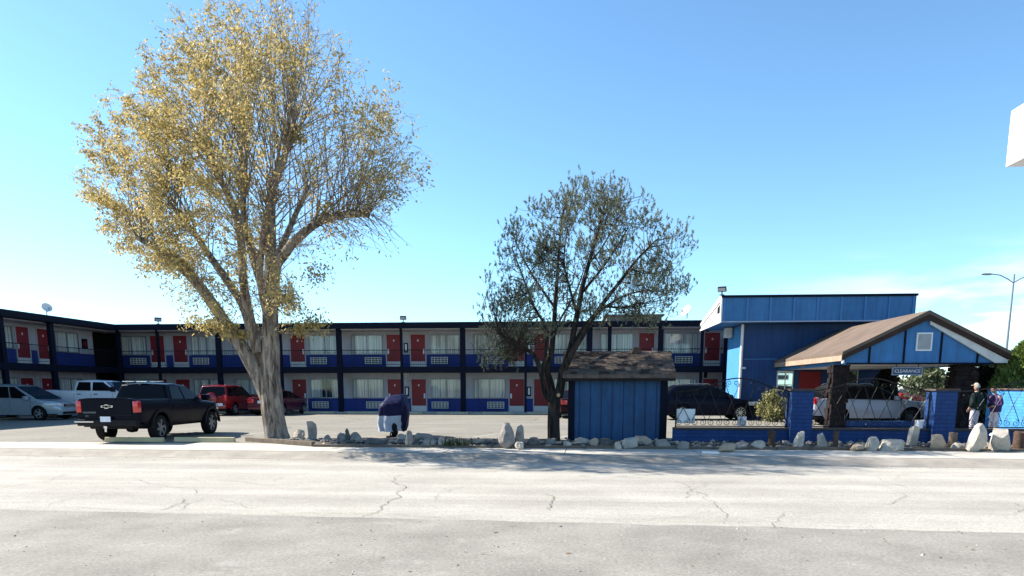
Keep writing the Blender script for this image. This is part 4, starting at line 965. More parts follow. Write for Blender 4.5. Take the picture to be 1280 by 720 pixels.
def car(name, label, cat, S, loc, hd, group=None):
    root = thing(name, label, cat, loc, hd, group)
    L, Wd = S['L'], S['W']; hw = Wd/2; X0 = L/2; top = S['top']; r = S['r']; xr, xf = S['axles']; Ra = r*S.get('arch',1.17); sill = S['sill']
    pm = S['paint']; bed = S.get('bed')
    xs = set([0,.03,.08,.16,.28,.42,L,L-.03,L-.08,L-.16,L-.28,L-.42,L-.6,L-.8])
    for i in range(1,30): xs.add(round(L*i/30,3))
    for xc in (xr,xf):
        for k in range(15): xs.add(round(xc-Ra*math.cos(PI*k/14),4))
        xs.add(round(xc-Ra-.005,4)); xs.add(round(xc+Ra+.005,4))
    for x,_ in top: xs.add(x)
    if bed: xs |= {bed[0]-.01,bed[0],bed[1],bed[1]+.01}
    xs = sorted(x for x in xs if 0 <= x <= L)
    rf, df, rr_, dr = S.get('nose',(.9,.30,.35,.10))
    def plan(x):
        w_ = hw
        if L-x < rf: w_ -= df*(1-(L-x)/rf)**2
        if x < rr_: w_ -= dr*(1-x/rr_)**2
        return w_
    NR = 7
    def side(x, z):
        zt = interp(top,x); t = max(0,min(1,(z-sill)/(zt-sill)))
        return plan(x)*(1-.055*(1-t)**3-.05*max(0,t-.55)**2/.2)
    rings = []
    for x in xs:
        zl = sill
        if x < .35: zl = max(zl, S.get('zrear',.42)-.0*x)
        if L-x < .35: zl = max(zl, S.get('zfront',.26))
        for xc in (xr,xf):
            if abs(x-xc) <= Ra: zl = max(sill, r+math.sqrt(max(0,Ra*Ra-(x-xc)**2)))
        zt = interp(top,x)
        ring = []
        for k in range(NR):
            z = zl+(zt-.03-zl)*k/(NR-1); ring.append((x,side(x,z),z))
        y = side(x,zt)
        if bed and bed[0] <= x <= bed[1]: tops = [(x,y-.03,zt),(x,y-.09,zt),(x,y-.10,zt-.45),(x,0,zt-.45)]
        else:
            cr_ = S.get('crown',.035)
            tops = [(x,y-.03,zt),(x,y*.72,zt+cr_*.7),(x,y*.36,zt+cr_),(x,0,zt+cr_)]
        ring += tops
        rings.append(ring)
    b = MB(); n = len(rings[0]); fullr = []
    for ring in rings:
        fullr.append(ring+[(p[0],-p[1],p[2]) for p in ring[-2::-1]])
    m = len(fullr[0]); vs = [(p[0]-X0,p[1],p[2]) for rg in fullr for p in rg]
    fs = [(i*m+k,(i+1)*m+k,(i+1)*m+k+1,i*m+k+1) for i in range(len(fullr)-1) for k in range(m-1)]
    fs.append(tuple(range(m))); fs.append(tuple((len(fullr)-1)*m+k for k in range(m))[::-1])
    b.add(vs, fs); b.build('body', pm, root, smooth=38)
    # dark underbody and wheel housings
    b = MB(); b.box(-X0+.2,X0-.25,-hw+.27,hw-.27,S.get('under',.24),min(.82,interp(top,L-.5)-.1)); 
    b.box(-X0+.12,X0-.2,-hw+.12,hw-.12,sill-.04 if sill > .3 else sill+.005, sill+.05); b.build('underbody', MT['blackplastic'], root)
    # cabin
    x0b,x0t,x1t,x1b = S['cab']; zb0, zb1, zr = S['zb'][0], S['zb'][1], S['H']; wb, wt = S['cw']
    st = [(x0b,zb0,x0t,zr-.035),((x0b*.55+x1b*.45),zb0*.55+zb1*.45,x0t*.55+x1t*.45,zr),(x1b,zb1,x1t,zr-.05)]
    vs = []
    for xb,zb,xt,zt in st:
        vs += [(xb-X0,wb,zb-.04),(xt-X0,wt,zt-.02),(xt-X0,0,zt+.02),(xt-X0,-wt,zt-.02),(xb-X0,-wb,zb-.04)]
    fs = [(i*5+k,(i+1)*5+k,(i+1)*5+k+1,i*5+k+1) for i in range(2) for k in range(4)]+[(0,1,2,3,4),(14,13,12,11,10),(0,4,9,5),(5,9,14,10)]
    b = MB(); b.add(vs,fs); b.build('cabin', S.get('cabpaint',pm), root, bevel=.055, smooth=45)
    zbelt = lambda x: zb0+(zb1-zb0)*((x-x0b)/(x1b-x0b))
    def sidept(x, q, sg, off=.012):      # q 0 at belt, 1 at roof
        zb = zbelt(x); zt = zr-.03; z = zb+(zt-zb)*q
        return (x-X0, sg*(wb+(wt-wb)*q+off), z)
    for (a0,a1,a2,a3) in S['wins']:       # bottom rear, top rear, top front, bottom front x
        for sg in (1,-1):
            q0, q1 = S.get('wq',(.10,.86))
            P = [sidept(a0,q0,sg),sidept(a3,q0,sg),sidept(a2,q1,sg),sidept(a1,q1,sg)]
            Q = [(p[0],p[1]-sg*.03,p[2]) for p in P]
            b = MB(); b.add(P+Q,[(0,1,2,3),(7,6,5,4),(0,1,5,4),(1,2,6,5),(2,3,7,6),(3,0,4,7)]); b.build('window', S.get('glass',MT['cglass']), root)
    def endglass(xb,zb,xt,zt,nm,m_,sgn,ins=.09):
        P = []
        for q, ww in ((.10,wb-ins),(.90,wt-ins*.7)):
            x = xb+(xt-xb)*q; z = zb+(zt-zb)*q; P.append((x,ww,z))
        d = Vector((xt-xb,0,zt-zb)); nrm = Vector((-d.z,0,d.x)).normalized()*(.016)
        if nrm.x*sgn < 0: nrm = -nrm
        vs = []
        for o_ in (nrm, -nrm):
            vs += [(P[0][0]-X0+o_.x,P[0][1],P[0][2]+o_.z),(P[0][0]-X0+o_.x,-P[0][1],P[0][2]+o_.z),(P[1][0]-X0+o_.x,-P[1][1],P[1][2]+o_.z),(P[1][0]-X0+o_.x,P[1][1],P[1][2]+o_.z)]
        b = MB(); b.add(vs,[(0,1,2,3),(7,6,5,4),(0,1,5,4),(1,2,6,5),(2,3,7,6),(3,0,4,7)]); b.build(nm, m_, root)
    endglass(x1b,zb1,x1t,zr-.05,'windscreen',S.get('wsglass',MT['cglass2']),1); endglass(x0b,zb0,x0t,zr-.035,'rear_window',S.get('glass',MT['cglass']),-1)
    # wheels
    for xc in (xr,xf):
        for sg in (1,-1): make_wheel(root, xc-X0, sg*(hw-.13), r, S.get('tw',.24), S.get('rim',MT['alloy']), S.get('spokes',5), sg, S.get('spw',.045))
    # lamps, bumpers, mirrors, handles
    zt = S['tail']                        # (z0,z1,width,wrap)
    for sg in (1,-1):
        yo = plan(0)
        b = MB(); b.box(-X0-.02,-X0+zt[3],sg*(yo-zt[2]) if sg > 0 else sg*(yo+.03),sg*(yo+.03) if sg > 0 else sg*(yo-zt[2]),zt[0],zt[1]); b.build('tail_light', MT['lamp_red'], root, bevel=.02, smooth=40)
        hl = S['head']                    # (z0,z1,length back,width)
        yn = plan(L-.05)
        b = MB(); P = [(X0+.012,yn-hl[3]),(X0-.05,yn-.05),(X0-hl[2]*.5,plan(L-hl[2]*.5)+.012),(X0-hl[2],plan(L-hl[2])+.008),(X0-hl[2],plan(L-hl[2])-.08),(X0-.2,yn-hl[3])]
        b.prism([(p[0],sg*p[1]) for p in P],'z',hl[0],hl[1]); b.build('headlight', MT['lamp_clear'], root, bevel=.012, smooth=40)
        mx_ = S['mirror']
        b = MB(); b.box(mx_[0]-X0-.08,mx_[0]-X0+.09,sg*(wb+.05) if sg > 0 else -(wb+.28),(wb+.28) if sg > 0 else -(wb+.05),mx_[1],mx_[1]+mx_[2]); b.build('mirror', S.get('mirrorpaint',pm), root, bevel=.03, smooth=45)
        for hx in S['handles']:
            z = S.get('hz', zbelt(hx)-.13); y = side(hx,z); b = MB(); b.box(hx-X0-.1,hx-X0+.1,min(sg*(y-.01),sg*(y+.03)),max(sg*(y-.01),sg*(y+.03)),z-.018,z+.022); b.build('door_handle', S.get('handlem',pm), root, bevel=.008)
        if S.get('seams'):
            b = MB()
            for sx in S['seams']:
                for k in range(8):
                    z0 = sill+.12+(interp(top,sx)-.05-sill-.12)*k/8; z1 = sill+.12+(interp(top,sx)-.05-sill-.12)*(k+1)/8
                    y0 = side(sx,z0)+.003; y1 = side(sx,z1)+.003
                    b.add([(sx-X0-.006,sg*y0,z0),(sx-X0+.006,sg*y0,z0),(sx-X0+.006,sg*y1,z1),(sx-X0-.006,sg*y1,z1)],[(0,1,2,3)])
            b.build('door_gap', MT['blackplastic'], root)
    fb = S['fbump']                       # z0,z1
    b = MB(); yf = plan(L)
    b.box(X0-.12,X0+.035,-yf-.01,yf+.01,fb[0],fb[1]); b.build('front_bumper', S.get('bumpm',pm), root, bevel=.04, smooth=45)
    b = MB(); gz = S['grille']; b.box(X0-.05,X0+.042,-gz[2],gz[2],gz[0],gz[1],0)
    for k in range(4): z = gz[0]+(gz[1]-gz[0])*(k+.5)/4; b.box(X0+.042,X0+.05,-gz[2]+.02,gz[2]-.02,z-.012,z+.012,1)
    b.build('grille', [MT['blackplastic'], MT['alu']], root)
    rb = S['rbump']; yr_ = plan(0)
    b = MB(); b.box(-X0-.09,-X0+.1,-yr_-.0,yr_+.0,rb[0],rb[1]); b.build('rear_bumper', S.get('rbumpm',pm), root, bevel=.035, smooth=45)
    pz = S.get('plate',(.62,0)); b = MB(); o_ = pz[2] if len(pz) > 2 else -.02
    b.box(-X0+o_-.012,-X0+o_,pz[1]-.15,pz[1]+.15,pz[0],pz[0]+.15); b.build('licence_plate', MT['plate'], root)
    if S.get('rails'):
        for sg in (1,-1):
            b = MB(); b.tube([(x0t-X0+.1,sg*(wt-.06),zr-.02),(x0t-X0+.2,sg*(wt-.06),zr+.04),(x1t-X0-.3,sg*(wt-.06),zr+.04),(x1t-X0-.15,sg*(wt-.06),zr-.02)],.018,6); b.build('roof_rail', MT['alu'], root)
    return root
def headxy(fx, fy): return math.atan2(fy, fx)
# navy crew-cab pickup, nearest to the camera
S = dict(L=5.4,W=1.86,H=1.73,r=.39,axles=(1.15,4.41),sill=.50,zrear=.58,zfront=.42,arch=1.2,tw=.27,rim=MT['gunmetal'],spokes=6,spw=.05,
 top=[(0,1.26),(1.74,1.26),(1.76,1.20),(3.9,1.16),(4.1,1.15),(4.9,1.10),(5.25,1.0),(5.4,.86)],bed=(.07,1.70),cab=(1.74,1.90,3.10,4.02),zb=(1.20,1.16),cw=(.88,.70),
 wins=[(1.93,2.06,2.60,2.66),(2.74,2.68,3.08,3.80)],paint=paint('navy_truck_paint',(.0025,.0035,.010),.3),tail=(.88,1.21,.12,.17),head=(.84,1.02,.5,.42),mirror=(3.78,1.16,.2),handles=(2.05,2.95),hz=1.02,
 seams=(1.84,2.70,3.72),fbump=(.42,.66),grille=(.68,.95,.55),rbump=(.50,.68),plate=(.62,.02,-.092),bumpm=MT['blackplastic'],rbumpm=MT['blackplastic'],nose=(1.1,.22,.3,.05),under=.40,handlem=MT['blackplastic'])
p0 = Vector((-11.55,20.45,.008)); hdv = Vector((math.sin(R(3)),math.cos(R(3)),0)); pc = p0+hdv*2.7
trk = car('pickup_truck','dark navy crew cab pickup parked tail towards the street left of the big tree','pickup truck',S,pc,headxy(hdv.x,hdv.y))
b = MB(); b.box(-2.715,-2.66,-.72,.72,.74,1.255); tg = b.build('tailgate', S['paint'], trk, bevel=.012)
b = MB(); b.box(-2.722,-2.716,-.72,.72,.80,.815); b.build('tailgate_crease', MT['blackplastic'], tg)
# bow-tie shaped emblem: a wide bar with slanted ends crossed by a shorter taller block
b = MB(); out_ = [(-.17,-.025),(-.055,-.025),(-.045,-.055),(.065,-.055),(.055,-.025),(.17,-.025),(.155,.028),(.045,.028),(.055,.055),(-.055,.055),(-.045,.028),(-.185,.028)]
inn = [(p[0]*.8,p[1]*.62) for p in out_]
n = len(out_); vs = []
for pl_, x in ((out_,-2.728),(inn,-2.728),(out_,-2.7155),(inn,-2.7155)): vs += [(x,p[0],1.05+p[1]) for p in pl_]
fs = []
for k in range(n):
    k2 = (k+1)%n; fs += [(k,k2,n+k2,n+k),(k,2*n+k,2*n+k2,k2),(n+k,n+k2,3*n+k2,3*n+k)]
b.add(vs,fs); b.build('emblem', MT['chrome'], tg)
text_mesh('lettering','COLORADO',.068,MT['alu'],tg,(-2.722,.52,.88),(PI/2,0,-PI/2),.004)
text_mesh('lettering','Z71',.06,MT['alu'],tg,(-2.722,.60,.775),(PI/2,0,-PI/2),.004)
b = MB(); b.box(-2.80,-2.79,.38,.94,.60,.635); b.build('bumper_trim', MT['chrome'], trk)
b = MB(); b.box(-2.86,-2.70,-.05,.05,.44,.50); b.tube([(-2.85,0,.47),(-2.85,0,.34)],.03,8); b.build('tow_hitch', MT['chrome'], trk)
b = MB(); b.tube([(-1.6,-.5,.44),(-2.3,-.55,.42),(-2.62,-.62,.42)],.035,8); b.box(-1.65,-1.45,-.75,.75,.36,.46); b.lathe([(0,-.14),(.14,-.12),(.16,0),(.14,.12),(0,.14)],(-1.55,0,.40),'y',14); b.build('rear_axle', MT['blackplastic'], trk)
b = MB(); b.box(-.86,-.72,-.16,.16,1.755,1.785); b.box(-.85,-.70,-.62,-.25,1.765,1.785); b.box(-.85,-.70,.25,.62,1.765,1.785); b.build('roof_marker', MT['chrome'], trk, bevel=.006)
for xw in (-2.7+1.15,-2.7+4.41):
    for sg in (1,-1):
        b = MB(); n = 16; ra = .40*1.2
        for k in range(n+1):
            a = PI*k/n; c_, s_ = math.cos(a), math.sin(a)
            for rr_, yy in ((ra-.012,.90),(ra-.012,.955),(ra+.07,.955),(ra+.07,.90)): b.v.append((xw+rr_*c_, sg*yy, .40+rr_*s_))
        for k in range(n):
            for j in range(4): b.f.append((k*4+j,k*4+(j+1)%4,(k+1)*4+(j+1)%4,(k+1)*4+j)); b.m.append(0)
        b.build('fender_flare', MT['blackplastic'], trk, smooth=50)
# silver minivan
S = dict(L=5.1,W=1.95,H=1.75,r=.335,axles=(1.12,4.12),sill=.26,zrear=.36,zfront=.24,rim=MT['alloy'],spokes=5,
 top=[(0,1.05),(.2,1.07),(3.6,1.0),(4.0,.98),(4.6,.90),(4.95,.78),(5.1,.62)],cab=(.06,.42,2.75,4.15),zb=(1.07,.97),cw=(.92,.70),
 wins=[(.32,.60,1.45,1.42),(1.52,1.53,2.45,2.62),(2.70,2.52,2.78,3.72)],paint=paint('silver_van_paint',(.30,.36,.40),.28,.25),tail=(.75,1.2,.16,.2),head=(.64,.84,.75,.45),mirror=(3.62,1.0,.17),handles=(1.72,2.72),
 seams=(1.48,2.66,3.75),fbump=(.30,.60),grille=(.66,.80,.42),rbump=(.36,.66),nose=(1.1,.36,.5,.12))
hdv = Vector((math.cos(R(6)),-math.sin(R(6)),0)); fr = AT(86,500,35.6); pc = Vector((fr.x,35.7,.008))-hdv*2.55
van = car('minivan','silver minivan parked nose right beneath the left wing, at the left edge','minivan',S,pc,headxy(hdv.x,hdv.y))
b = MB(); b.box(2.5,2.60,-.6,.6,.30,.42); b.build('air_intake', MT['blackplastic'], van)
# white crew-cab pickup behind it
S = dict(L=5.85,W=2.02,H=1.98,r=.42,axles=(1.25,4.85),sill=.56,zrear=.6,zfront=.48,tw=.28,
 top=[(0,1.42),(1.95,1.42),(1.97,1.36),(4.3,1.34),(5.3,1.28),(5.7,1.18),(5.85,1.0)],bed=(.07,1.92),cab=(1.97,2.06,3.55,4.42),zb=(1.38,1.34),cw=(.93,.74),
 wins=[(2.12,2.22,2.85,2.90),(3.0,2.98,3.52,4.18)],paint=paint('white_truck_paint',(.66,.68,.72),.3),tail=(.95,1.35,.16,.18),head=(.98,1.2,.4,.4),mirror=(4.2,1.36,.26),handles=(2.3,3.2),hz=1.24,
 seams=(2.02,2.94,4.1),fbump=(.5,.76),grille=(.8,1.18,.5),rbump=(.58,.76),bumpm=MT['chrome'],rbumpm=MT['chrome'],handlem=MT['blackplastic'],mirrorpaint=MT['blackplastic'],nose=(.9,.2,.3,.05),under=.42)
cr_ = AT(97,480,38.2); pc = Vector((cr_.x+(2.925-1.97),38.7,.008))
car('pickup_truck','white crew cab pickup parked between the silver minivan and the navy pickup','pickup truck',S,pc,R(-2))
# red suv with a spare wheel on its tail
S = dict(L=4.45,W=1.82,H=1.72,r=.36,axles=(.95,3.6),sill=.32,zrear=.42,zfront=.28,
 top=[(0,1.02),(.1,1.05),(3.2,1.02),(3.4,1.0),(4.1,.92),(4.35,.80),(4.45,.68)],cab=(.05,.28,2.5,3.45),zb=(1.05,1.0),cw=(.86,.68),
 wins=[(.22,.42,.95,.95),(1.05,1.05,1.75,1.78),(1.88,1.84,2.48,3.2)],paint=paint('red_suv_paint',(.21,.007,.010),.22),tail=(.85,1.18,.16,.2),head=(.7,.88,.5,.4),mirror=(3.15,1.03,.16),handles=(1.2,2.0),seams=(1.0,1.82,3.2),
 fbump=(.32,.62),grille=(.66,.8,.42),rbump=(.40,.64),plate=(.56,-.5,-.092),nose=(.9,.28,.4,.1),rails=True)
rp = AT(266,500,40.6); hdv = Vector((math.sin(R(4)),math.cos(R(4)),0)); pc = Vector((rp.x,40.5,.008))+hdv*2.22
suv = car('suv','bright red suv with a spare wheel on its tail, facing the motel','suv',S,pc,headxy(hdv.x,hdv.y))
b = MB(); b.lathe([(0,-.16),(.28,-.16),(.34,-.12),(.36,0),(.34,.06),(0,.06)],(-2.25,0,.95),'x',28); b.build('spare_wheel', S['paint'], suv, smooth=40)
# maroon sedan half behind the big trunk
def sedan(col, nm, **k):
    return dict(dict(L=4.65,W=1.80,H=1.45,r=.325,axles=(1.02,3.72),sill=.24,zrear=.34,zfront=.22,
 top=[(0,.98),(.12,1.02),(.9,1.0),(3.4,.92),(3.7,.90),(4.3,.80),(4.55,.68),(4.65,.55)],cab=(.55,1.35,2.45,3.55),zb=(1.0,.92),cw=(.83,.62),
 wins=[(1.05,1.42,1.95,2.0),(2.1,2.05,2.44,3.25)],paint=paint(nm,col,.22),tail=(.72,.95,.34,.22),head=(.58,.74,.6,.4),mirror=(3.12,.95,.14),handles=(1.35,2.3),seams=(1.1,2.04,3.2),
 fbump=(.24,.52),grille=(.55,.68,.35),rbump=(.36,.62),plate=(.70,0,-.02),nose=(1.0,.34,.6,.16)), **k)
rp = AT(326,500,40.6); hdv = Vector((math.sin(R(9)),math.cos(R(9)),0)); pc = Vector((rp.x,40.5,.008))+hdv*2.32
car('sedan','maroon sedan parked facing the motel, half hidden by the big tree trunk','sedan',sedan((.085,.010,.016),'maroon_sedan_paint'),pc,headxy(hdv.x,hdv.y))
rp = AT(719,500,36.6); hdv = Vector((math.sin(R(1)),math.cos(R(1)),0)); pc = Vector((rp.x,36.6,.008))+hdv*2.32
car('sedan','dark sedan with red tail lamps glimpsed between the pine trunk and the shed','sedan',sedan((.025,.008,.01),'dark_sedan_paint'),pc,headxy(hdv.x,hdv.y))
# dark navy suv beyond the fence
S = dict(L=4.78,W=1.92,H=1.72,r=.37,axles=(.98,3.82),sill=.32,zrear=.42,zfront=.26,rim=MT['alloy'],spokes=10,spw=.02,
 top=[(0,1.08),(.12,1.12),(3.4,1.06),(3.7,1.04),(4.4,.95),(4.68,.82),(4.78,.68)],cab=(.10,.62,2.55,3.62),zb=(1.12,1.06),cw=(.90,.68),
 wins=[(.45,.78,1.05,1.02),(1.12,1.12,1.98,2.02),(2.12,2.08,2.56,3.35)],paint=paint('midnight_suv_paint',(.004,.006,.016),.24),tail=(.9,1.15,.2,.25),head=(.72,.9,.6,.42),mirror=(3.25,1.08,.16),handles=(1.35,2.3),seams=(1.08,2.06,3.4),
 fbump=(.3,.64),grille=(.66,.84,.45),rbump=(.42,.68),nose=(1.0,.30,.45,.12),rails=True)
fr = AT(944,500,35.9); pc = Vector((fr.x-2.39,35.95,.008))
car('suv','dark navy suv parked nose right beyond the fence, in front of the office corner','suv',S,pc,-.02)
# white suv under the canopy
S = dict(S); S.update(L=4.95,H=1.70,paint=paint('silver_grey_suv_paint',(.30,.31,.36),.3),cabpaint=paint('black_roof_paint',(.02,.02,.024),.2),axles=(1.0,3.95),
 top=[(0,1.10),(.12,1.14),(3.5,1.07),(3.8,1.05),(4.55,.96),(4.85,.84),(4.95,.70)],cab=(.10,.7,2.6,3.72),wins=[(.5,.85,1.1,1.08),(1.18,1.18,2.05,2.1),(2.2,2.15,2.6,3.45)],seams=(1.12,2.14,3.5),rim=MT['gunmetal'])
rr0 = AT(1012,500,30.6); pc = Vector((rr0.x+2.475,30.75,.008))
car('suv','silver suv with a black roof standing under the entrance canopy','suv',S,pc,-.03)
# far cars on the neighbouring lot, seen below the canopy
FG = 'cars parked far off on the next lot'
for px, Y, ck, hd_, lab in ((1128,78,(.5,.5,.52),.3,'far white car parked beyond the canopy, leftmost of the far row'),(1144,74,(.30,.02,.03),.2,'far red car parked beyond the canopy'),(1162,84,(.04,.06,.16),2.9,'far dark blue car parked beyond the canopy, rightmost of the far row')):
    p = AT(px,490,Y); p.z = .0
    car('parked_car',lab,'car',sedan(ck,'far_car_paint'),p,hd_,FG)
# ------------------------------------------------------------------ trees
def barkmat(name, c1, c2, sc):
    m = bpy.data.materials.new(name); m.use_nodes = True; t = m.node_tree; l = t.links.new; p = t.nodes['Principled BSDF']; p.inputs['Roughness'].default_value = .95; p.inputs['Specular IOR Level'].default_value = .15
    co = N(t,'ShaderNodeTexCoord'); mpn = N(t,'ShaderNodeMapping'); mpn.inputs['Scale'].default_value = (sc,sc,sc*.16)
    nz = N(t,'ShaderNodeTexNoise'); nz.inputs['Scale'].default_value = 1; nz.inputs['Detail'].default_value = 9; nz.inputs['Roughness'].default_value = .68; nz.inputs['Distortion'].default_value = .6
    r = N(t,'ShaderNodeValToRGB'); r.color_ramp.elements[0].position = .40; r.color_ramp.elements[1].position = .60; r.color_ramp.elements[0].color = (*c1,1); r.color_ramp.elements[1].color = (*c2,1)
    bp = N(t,'ShaderNodeBump'); bp.inputs['Strength'].default_value = 1.0; bp.inputs['Distance'].default_value = .05
    l(co.outputs['Object'],mpn.inputs[0]); l(mpn.outputs[0],nz.inputs['Vector']); l(nz.outputs['Fac'],r.inputs[0]); l(r.outputs[0],p.inputs['Base Color']); l(nz.outputs['Fac'],bp.inputs['Height']); l(bp.outputs[0],p.inputs['Normal'])
    return m
MT['bark'] = barkmat('furrowed_grey_bark',(.075,.058,.047),(.34,.285,.235),8)
MT['bark2'] = barkmat('brown_limb_bark',(.06,.045,.035),(.20,.15,.115),9)
MT['twig'] = mat('twig_bark',(.18,.14,.105),.9,.25,6)
def catmull(P, n=6):
    out = []; L = len(P)
    for i in range(L-1):
        p0, p1, p2, p3 = P[max(i-1,0)], P[i], P[i+1], P[min(i+2,L-1)]
        for k in range(n):
            t = k/n; out.append(.5*((2*p1)+(-p0+p2)*t+(2*p0-5*p1+4*p2-p3)*t*t+(-p0+3*p1-3*p2+p3)*t**3))
    out.append(P[-1]); return out
TY = 21.35
def limb(b, pts, n=6, seg=14, jit=.05):
    # pts: (px, py, depth offset, radius m)
    P = [AT(p[0],p[1],TY+p[2]) for p in pts]; Rr = [p[3] for p in pts]
    Q = catmull(P, n); rr = []
    for i in range(len(Q)):
        u = i/n; k = min(int(u), len(Rr)-2); f = u-k; rr.append(Rr[k]*(1-f)+Rr[k+1]*f)
    # ribbed cross sections
    o = len(b.v); b.tube(Q, rr, seg, cap=True)
    for i in range(len(Q)):
        for k in range(seg):
            v = Vector(b.v[o+i*seg+k]); c = Q[i]; d = v-c
            f = 1+.10*mnoise.noise(Vector((k*1.7, i*.22, pts[0][0])))+.05*mnoise.noise(Vector((v.x*4,v.y*4,v.z*2)))
            b.v[o+i*seg+k] = tuple(c+d*f)
    return Q, rr
base = G(347,553,0); 
tree = thing('autumn_tree','big half-bare golden autumn tree with a leaning grey trunk, left of the planting bed','tree',(base.x, TY, 0))
bt = MB()
T0 = [(349,562,0,.50),(347,552,0,.43),(345,541,0,.355),(341,515,0,.325),(338,485,0,.325),(337,462,0,.295),(338,440,0,.275)]
LIMBS = {}
LIMBS['main'] = T0+[(338,410,0,.235),(338,370,0,.20),(339,327,.1,.17),(338,272,.2,.145),(341,229,.3,.12),(353,204,.3,.10),(359,184,.3,.08),(369,166,.3,.06)]
LIMBS['left'] = [(338,505,0,.26),(330,484,-.05,.24),(318,462,-.1,.21),(300,430,-.2,.19),(279,400,-.3,.17),(249,357,-.5,.15),(218,324,-.7,.125),(196,310,-.8,.10),(170,296,-.9,.06)]
LIMBS['second'] = [(336,490,.1,.22),(332,468,.2,.21),(325,448,.25,.19),(313,408,.3,.165),(301,376,.5,.13),(267,327,.8,.10),(240,287,1.1,.08),(215,258,1.4,.055)]
LIMBS['midleft'] = [(322,440,-.15,.15),(311,390,-.3,.13),(304,351,-.4,.125),(302,308,-.5,.11),(293,262,-.7,.10),(273,220,-.9,.075),(258,192,-1.1,.05)]
LIMBS['mid'] = [(337,400,.1,.15),(332,372,.2,.14),(322,339,.3,.12),(312,305,.5,.11),(305,275,.6,.095),(305,235,.8,.075),(308,200,1.0,.05)]
LIMBS['right'] = [(341,375,-.05,.16),(345,335,-.15,.145),(354,320,-.25,.135),(371,299,-.4,.125),(396,279,-.6,.11),(422,270,-.8,.10),(445,267,-.9,.095),(461,268,-1.0,.085)]
LIMBS['back'] = [(338,380,.1,.13),(345,330,.9,.11),(362,285,1.7,.09),(385,235,2.5,.06)]
LIMBS['front'] = [(335,400,-.1,.12),(325,345,-1.0,.10),(330,290,-2.0,.08),(338,240,-2.8,.05)]
nodes = []
for k, p in LIMBS.items():
    Q, rr = limb(bt, p, 6, 20 if k == 'main' else 12)
    n_ = len(Q)
    for i in range(n_):
        if i > n_*(.55 if k == 'main' else .42) and Q[i].z > 4.0: nodes.append((Q[i], rr[i], k))
loc = tree.location
bt.build('trunk', MT['bark'], tree, smooth=70, off=(loc.x,loc.y,0))
POLY = [(100,218),(112,172),(130,138),(148,105),(180,88),(186,62),(212,30),(250,5),(290,-14),(345,-18),(388,-12),(398,24),(434,36),(440,76),(452,118),(470,106),(494,112),(504,142),(518,170),(537,200),(527,240),(508,262),(480,275),(462,288),(440,306),(408,312),(380,345),(378,392),(352,404),(325,400),(296,420),(264,404),(240,385),(214,362),(176,338),(146,318),(136,290),(110,262)]
def inpoly(x, y, P=POLY):
    c = False; j = len(P)-1
    for i in range(len(P)):
        if (P[i][1] > y) != (P[j][1] > y) and x < (P[j][0]-P[i][0])*(y-P[i][1])/(P[j][1]-P[i][1])+P[i][0]: c = not c
        j = i
    return c
rnd = random.Random(21)
def dens(px, py):
    # leafiness: full on the left and over the top, thin at the right
    d = 1.55 if px < 255 else max(.22, 1.5-(px-240)/80)
    if px > 430: d = .34
    for cx, cy, r_, v in ((490,140,38,1.1),(520,215,30,.7),(455,150,26,.6),(330,30,60,.7),(400,70,34,.4),(360,110,40,.5),(420,300,30,.35),(360,375,32,.7),(300,120,60,1.3)):
        q = 1-((px-cx)**2+(py-cy)**2)/r_**2
        if q > 0: d = max(d, v*min(1,q*2))
    if py > 330 and px > 310: d = max(d,.4)
    if py > 270 and px > 200: d *= .6
    return d
leaf_v = []; leaf_f = []
def leaf(p, L, wd, droop, rnd):
    a = rnd.uniform(0,2*PI); d = Vector((math.cos(a),math.sin(a),rnd.uniform(-1.6,.35)-droop)).normalized()
    s = d.cross(Vector((rnd.gauss(0,1),rnd.gauss(0,1),rnd.gauss(0,1)))).normalized()*wd*.5
    o = len(leaf_v); leaf_v.extend([tuple(p), tuple(p+d*L*.45+s), tuple(p+d*L), tuple(p+d*L*.45-s)]); leaf_f.append((o,o+1,o+2,o+3))
bb = MB()
use = {}
def pick_node(tip):
    best = None; bc = 1e9
    for q, r_, k in nodes:
        d = tip-q; L = d.length
        if L < .5: continue
        up = d.z/L
        cost = L*(1.25-.55*up)+rnd.uniform(0,.9)+(1.5 if L < 1 else 0)+.4*use.get(id(q),0)
        if cost < bc: bc = cost; best = (q, r_)
    use[id(best[0])] = use.get(id(best[0]),0)+1
    return best
cnt = 0; tries = 0
cen = AT(315,215,TY)
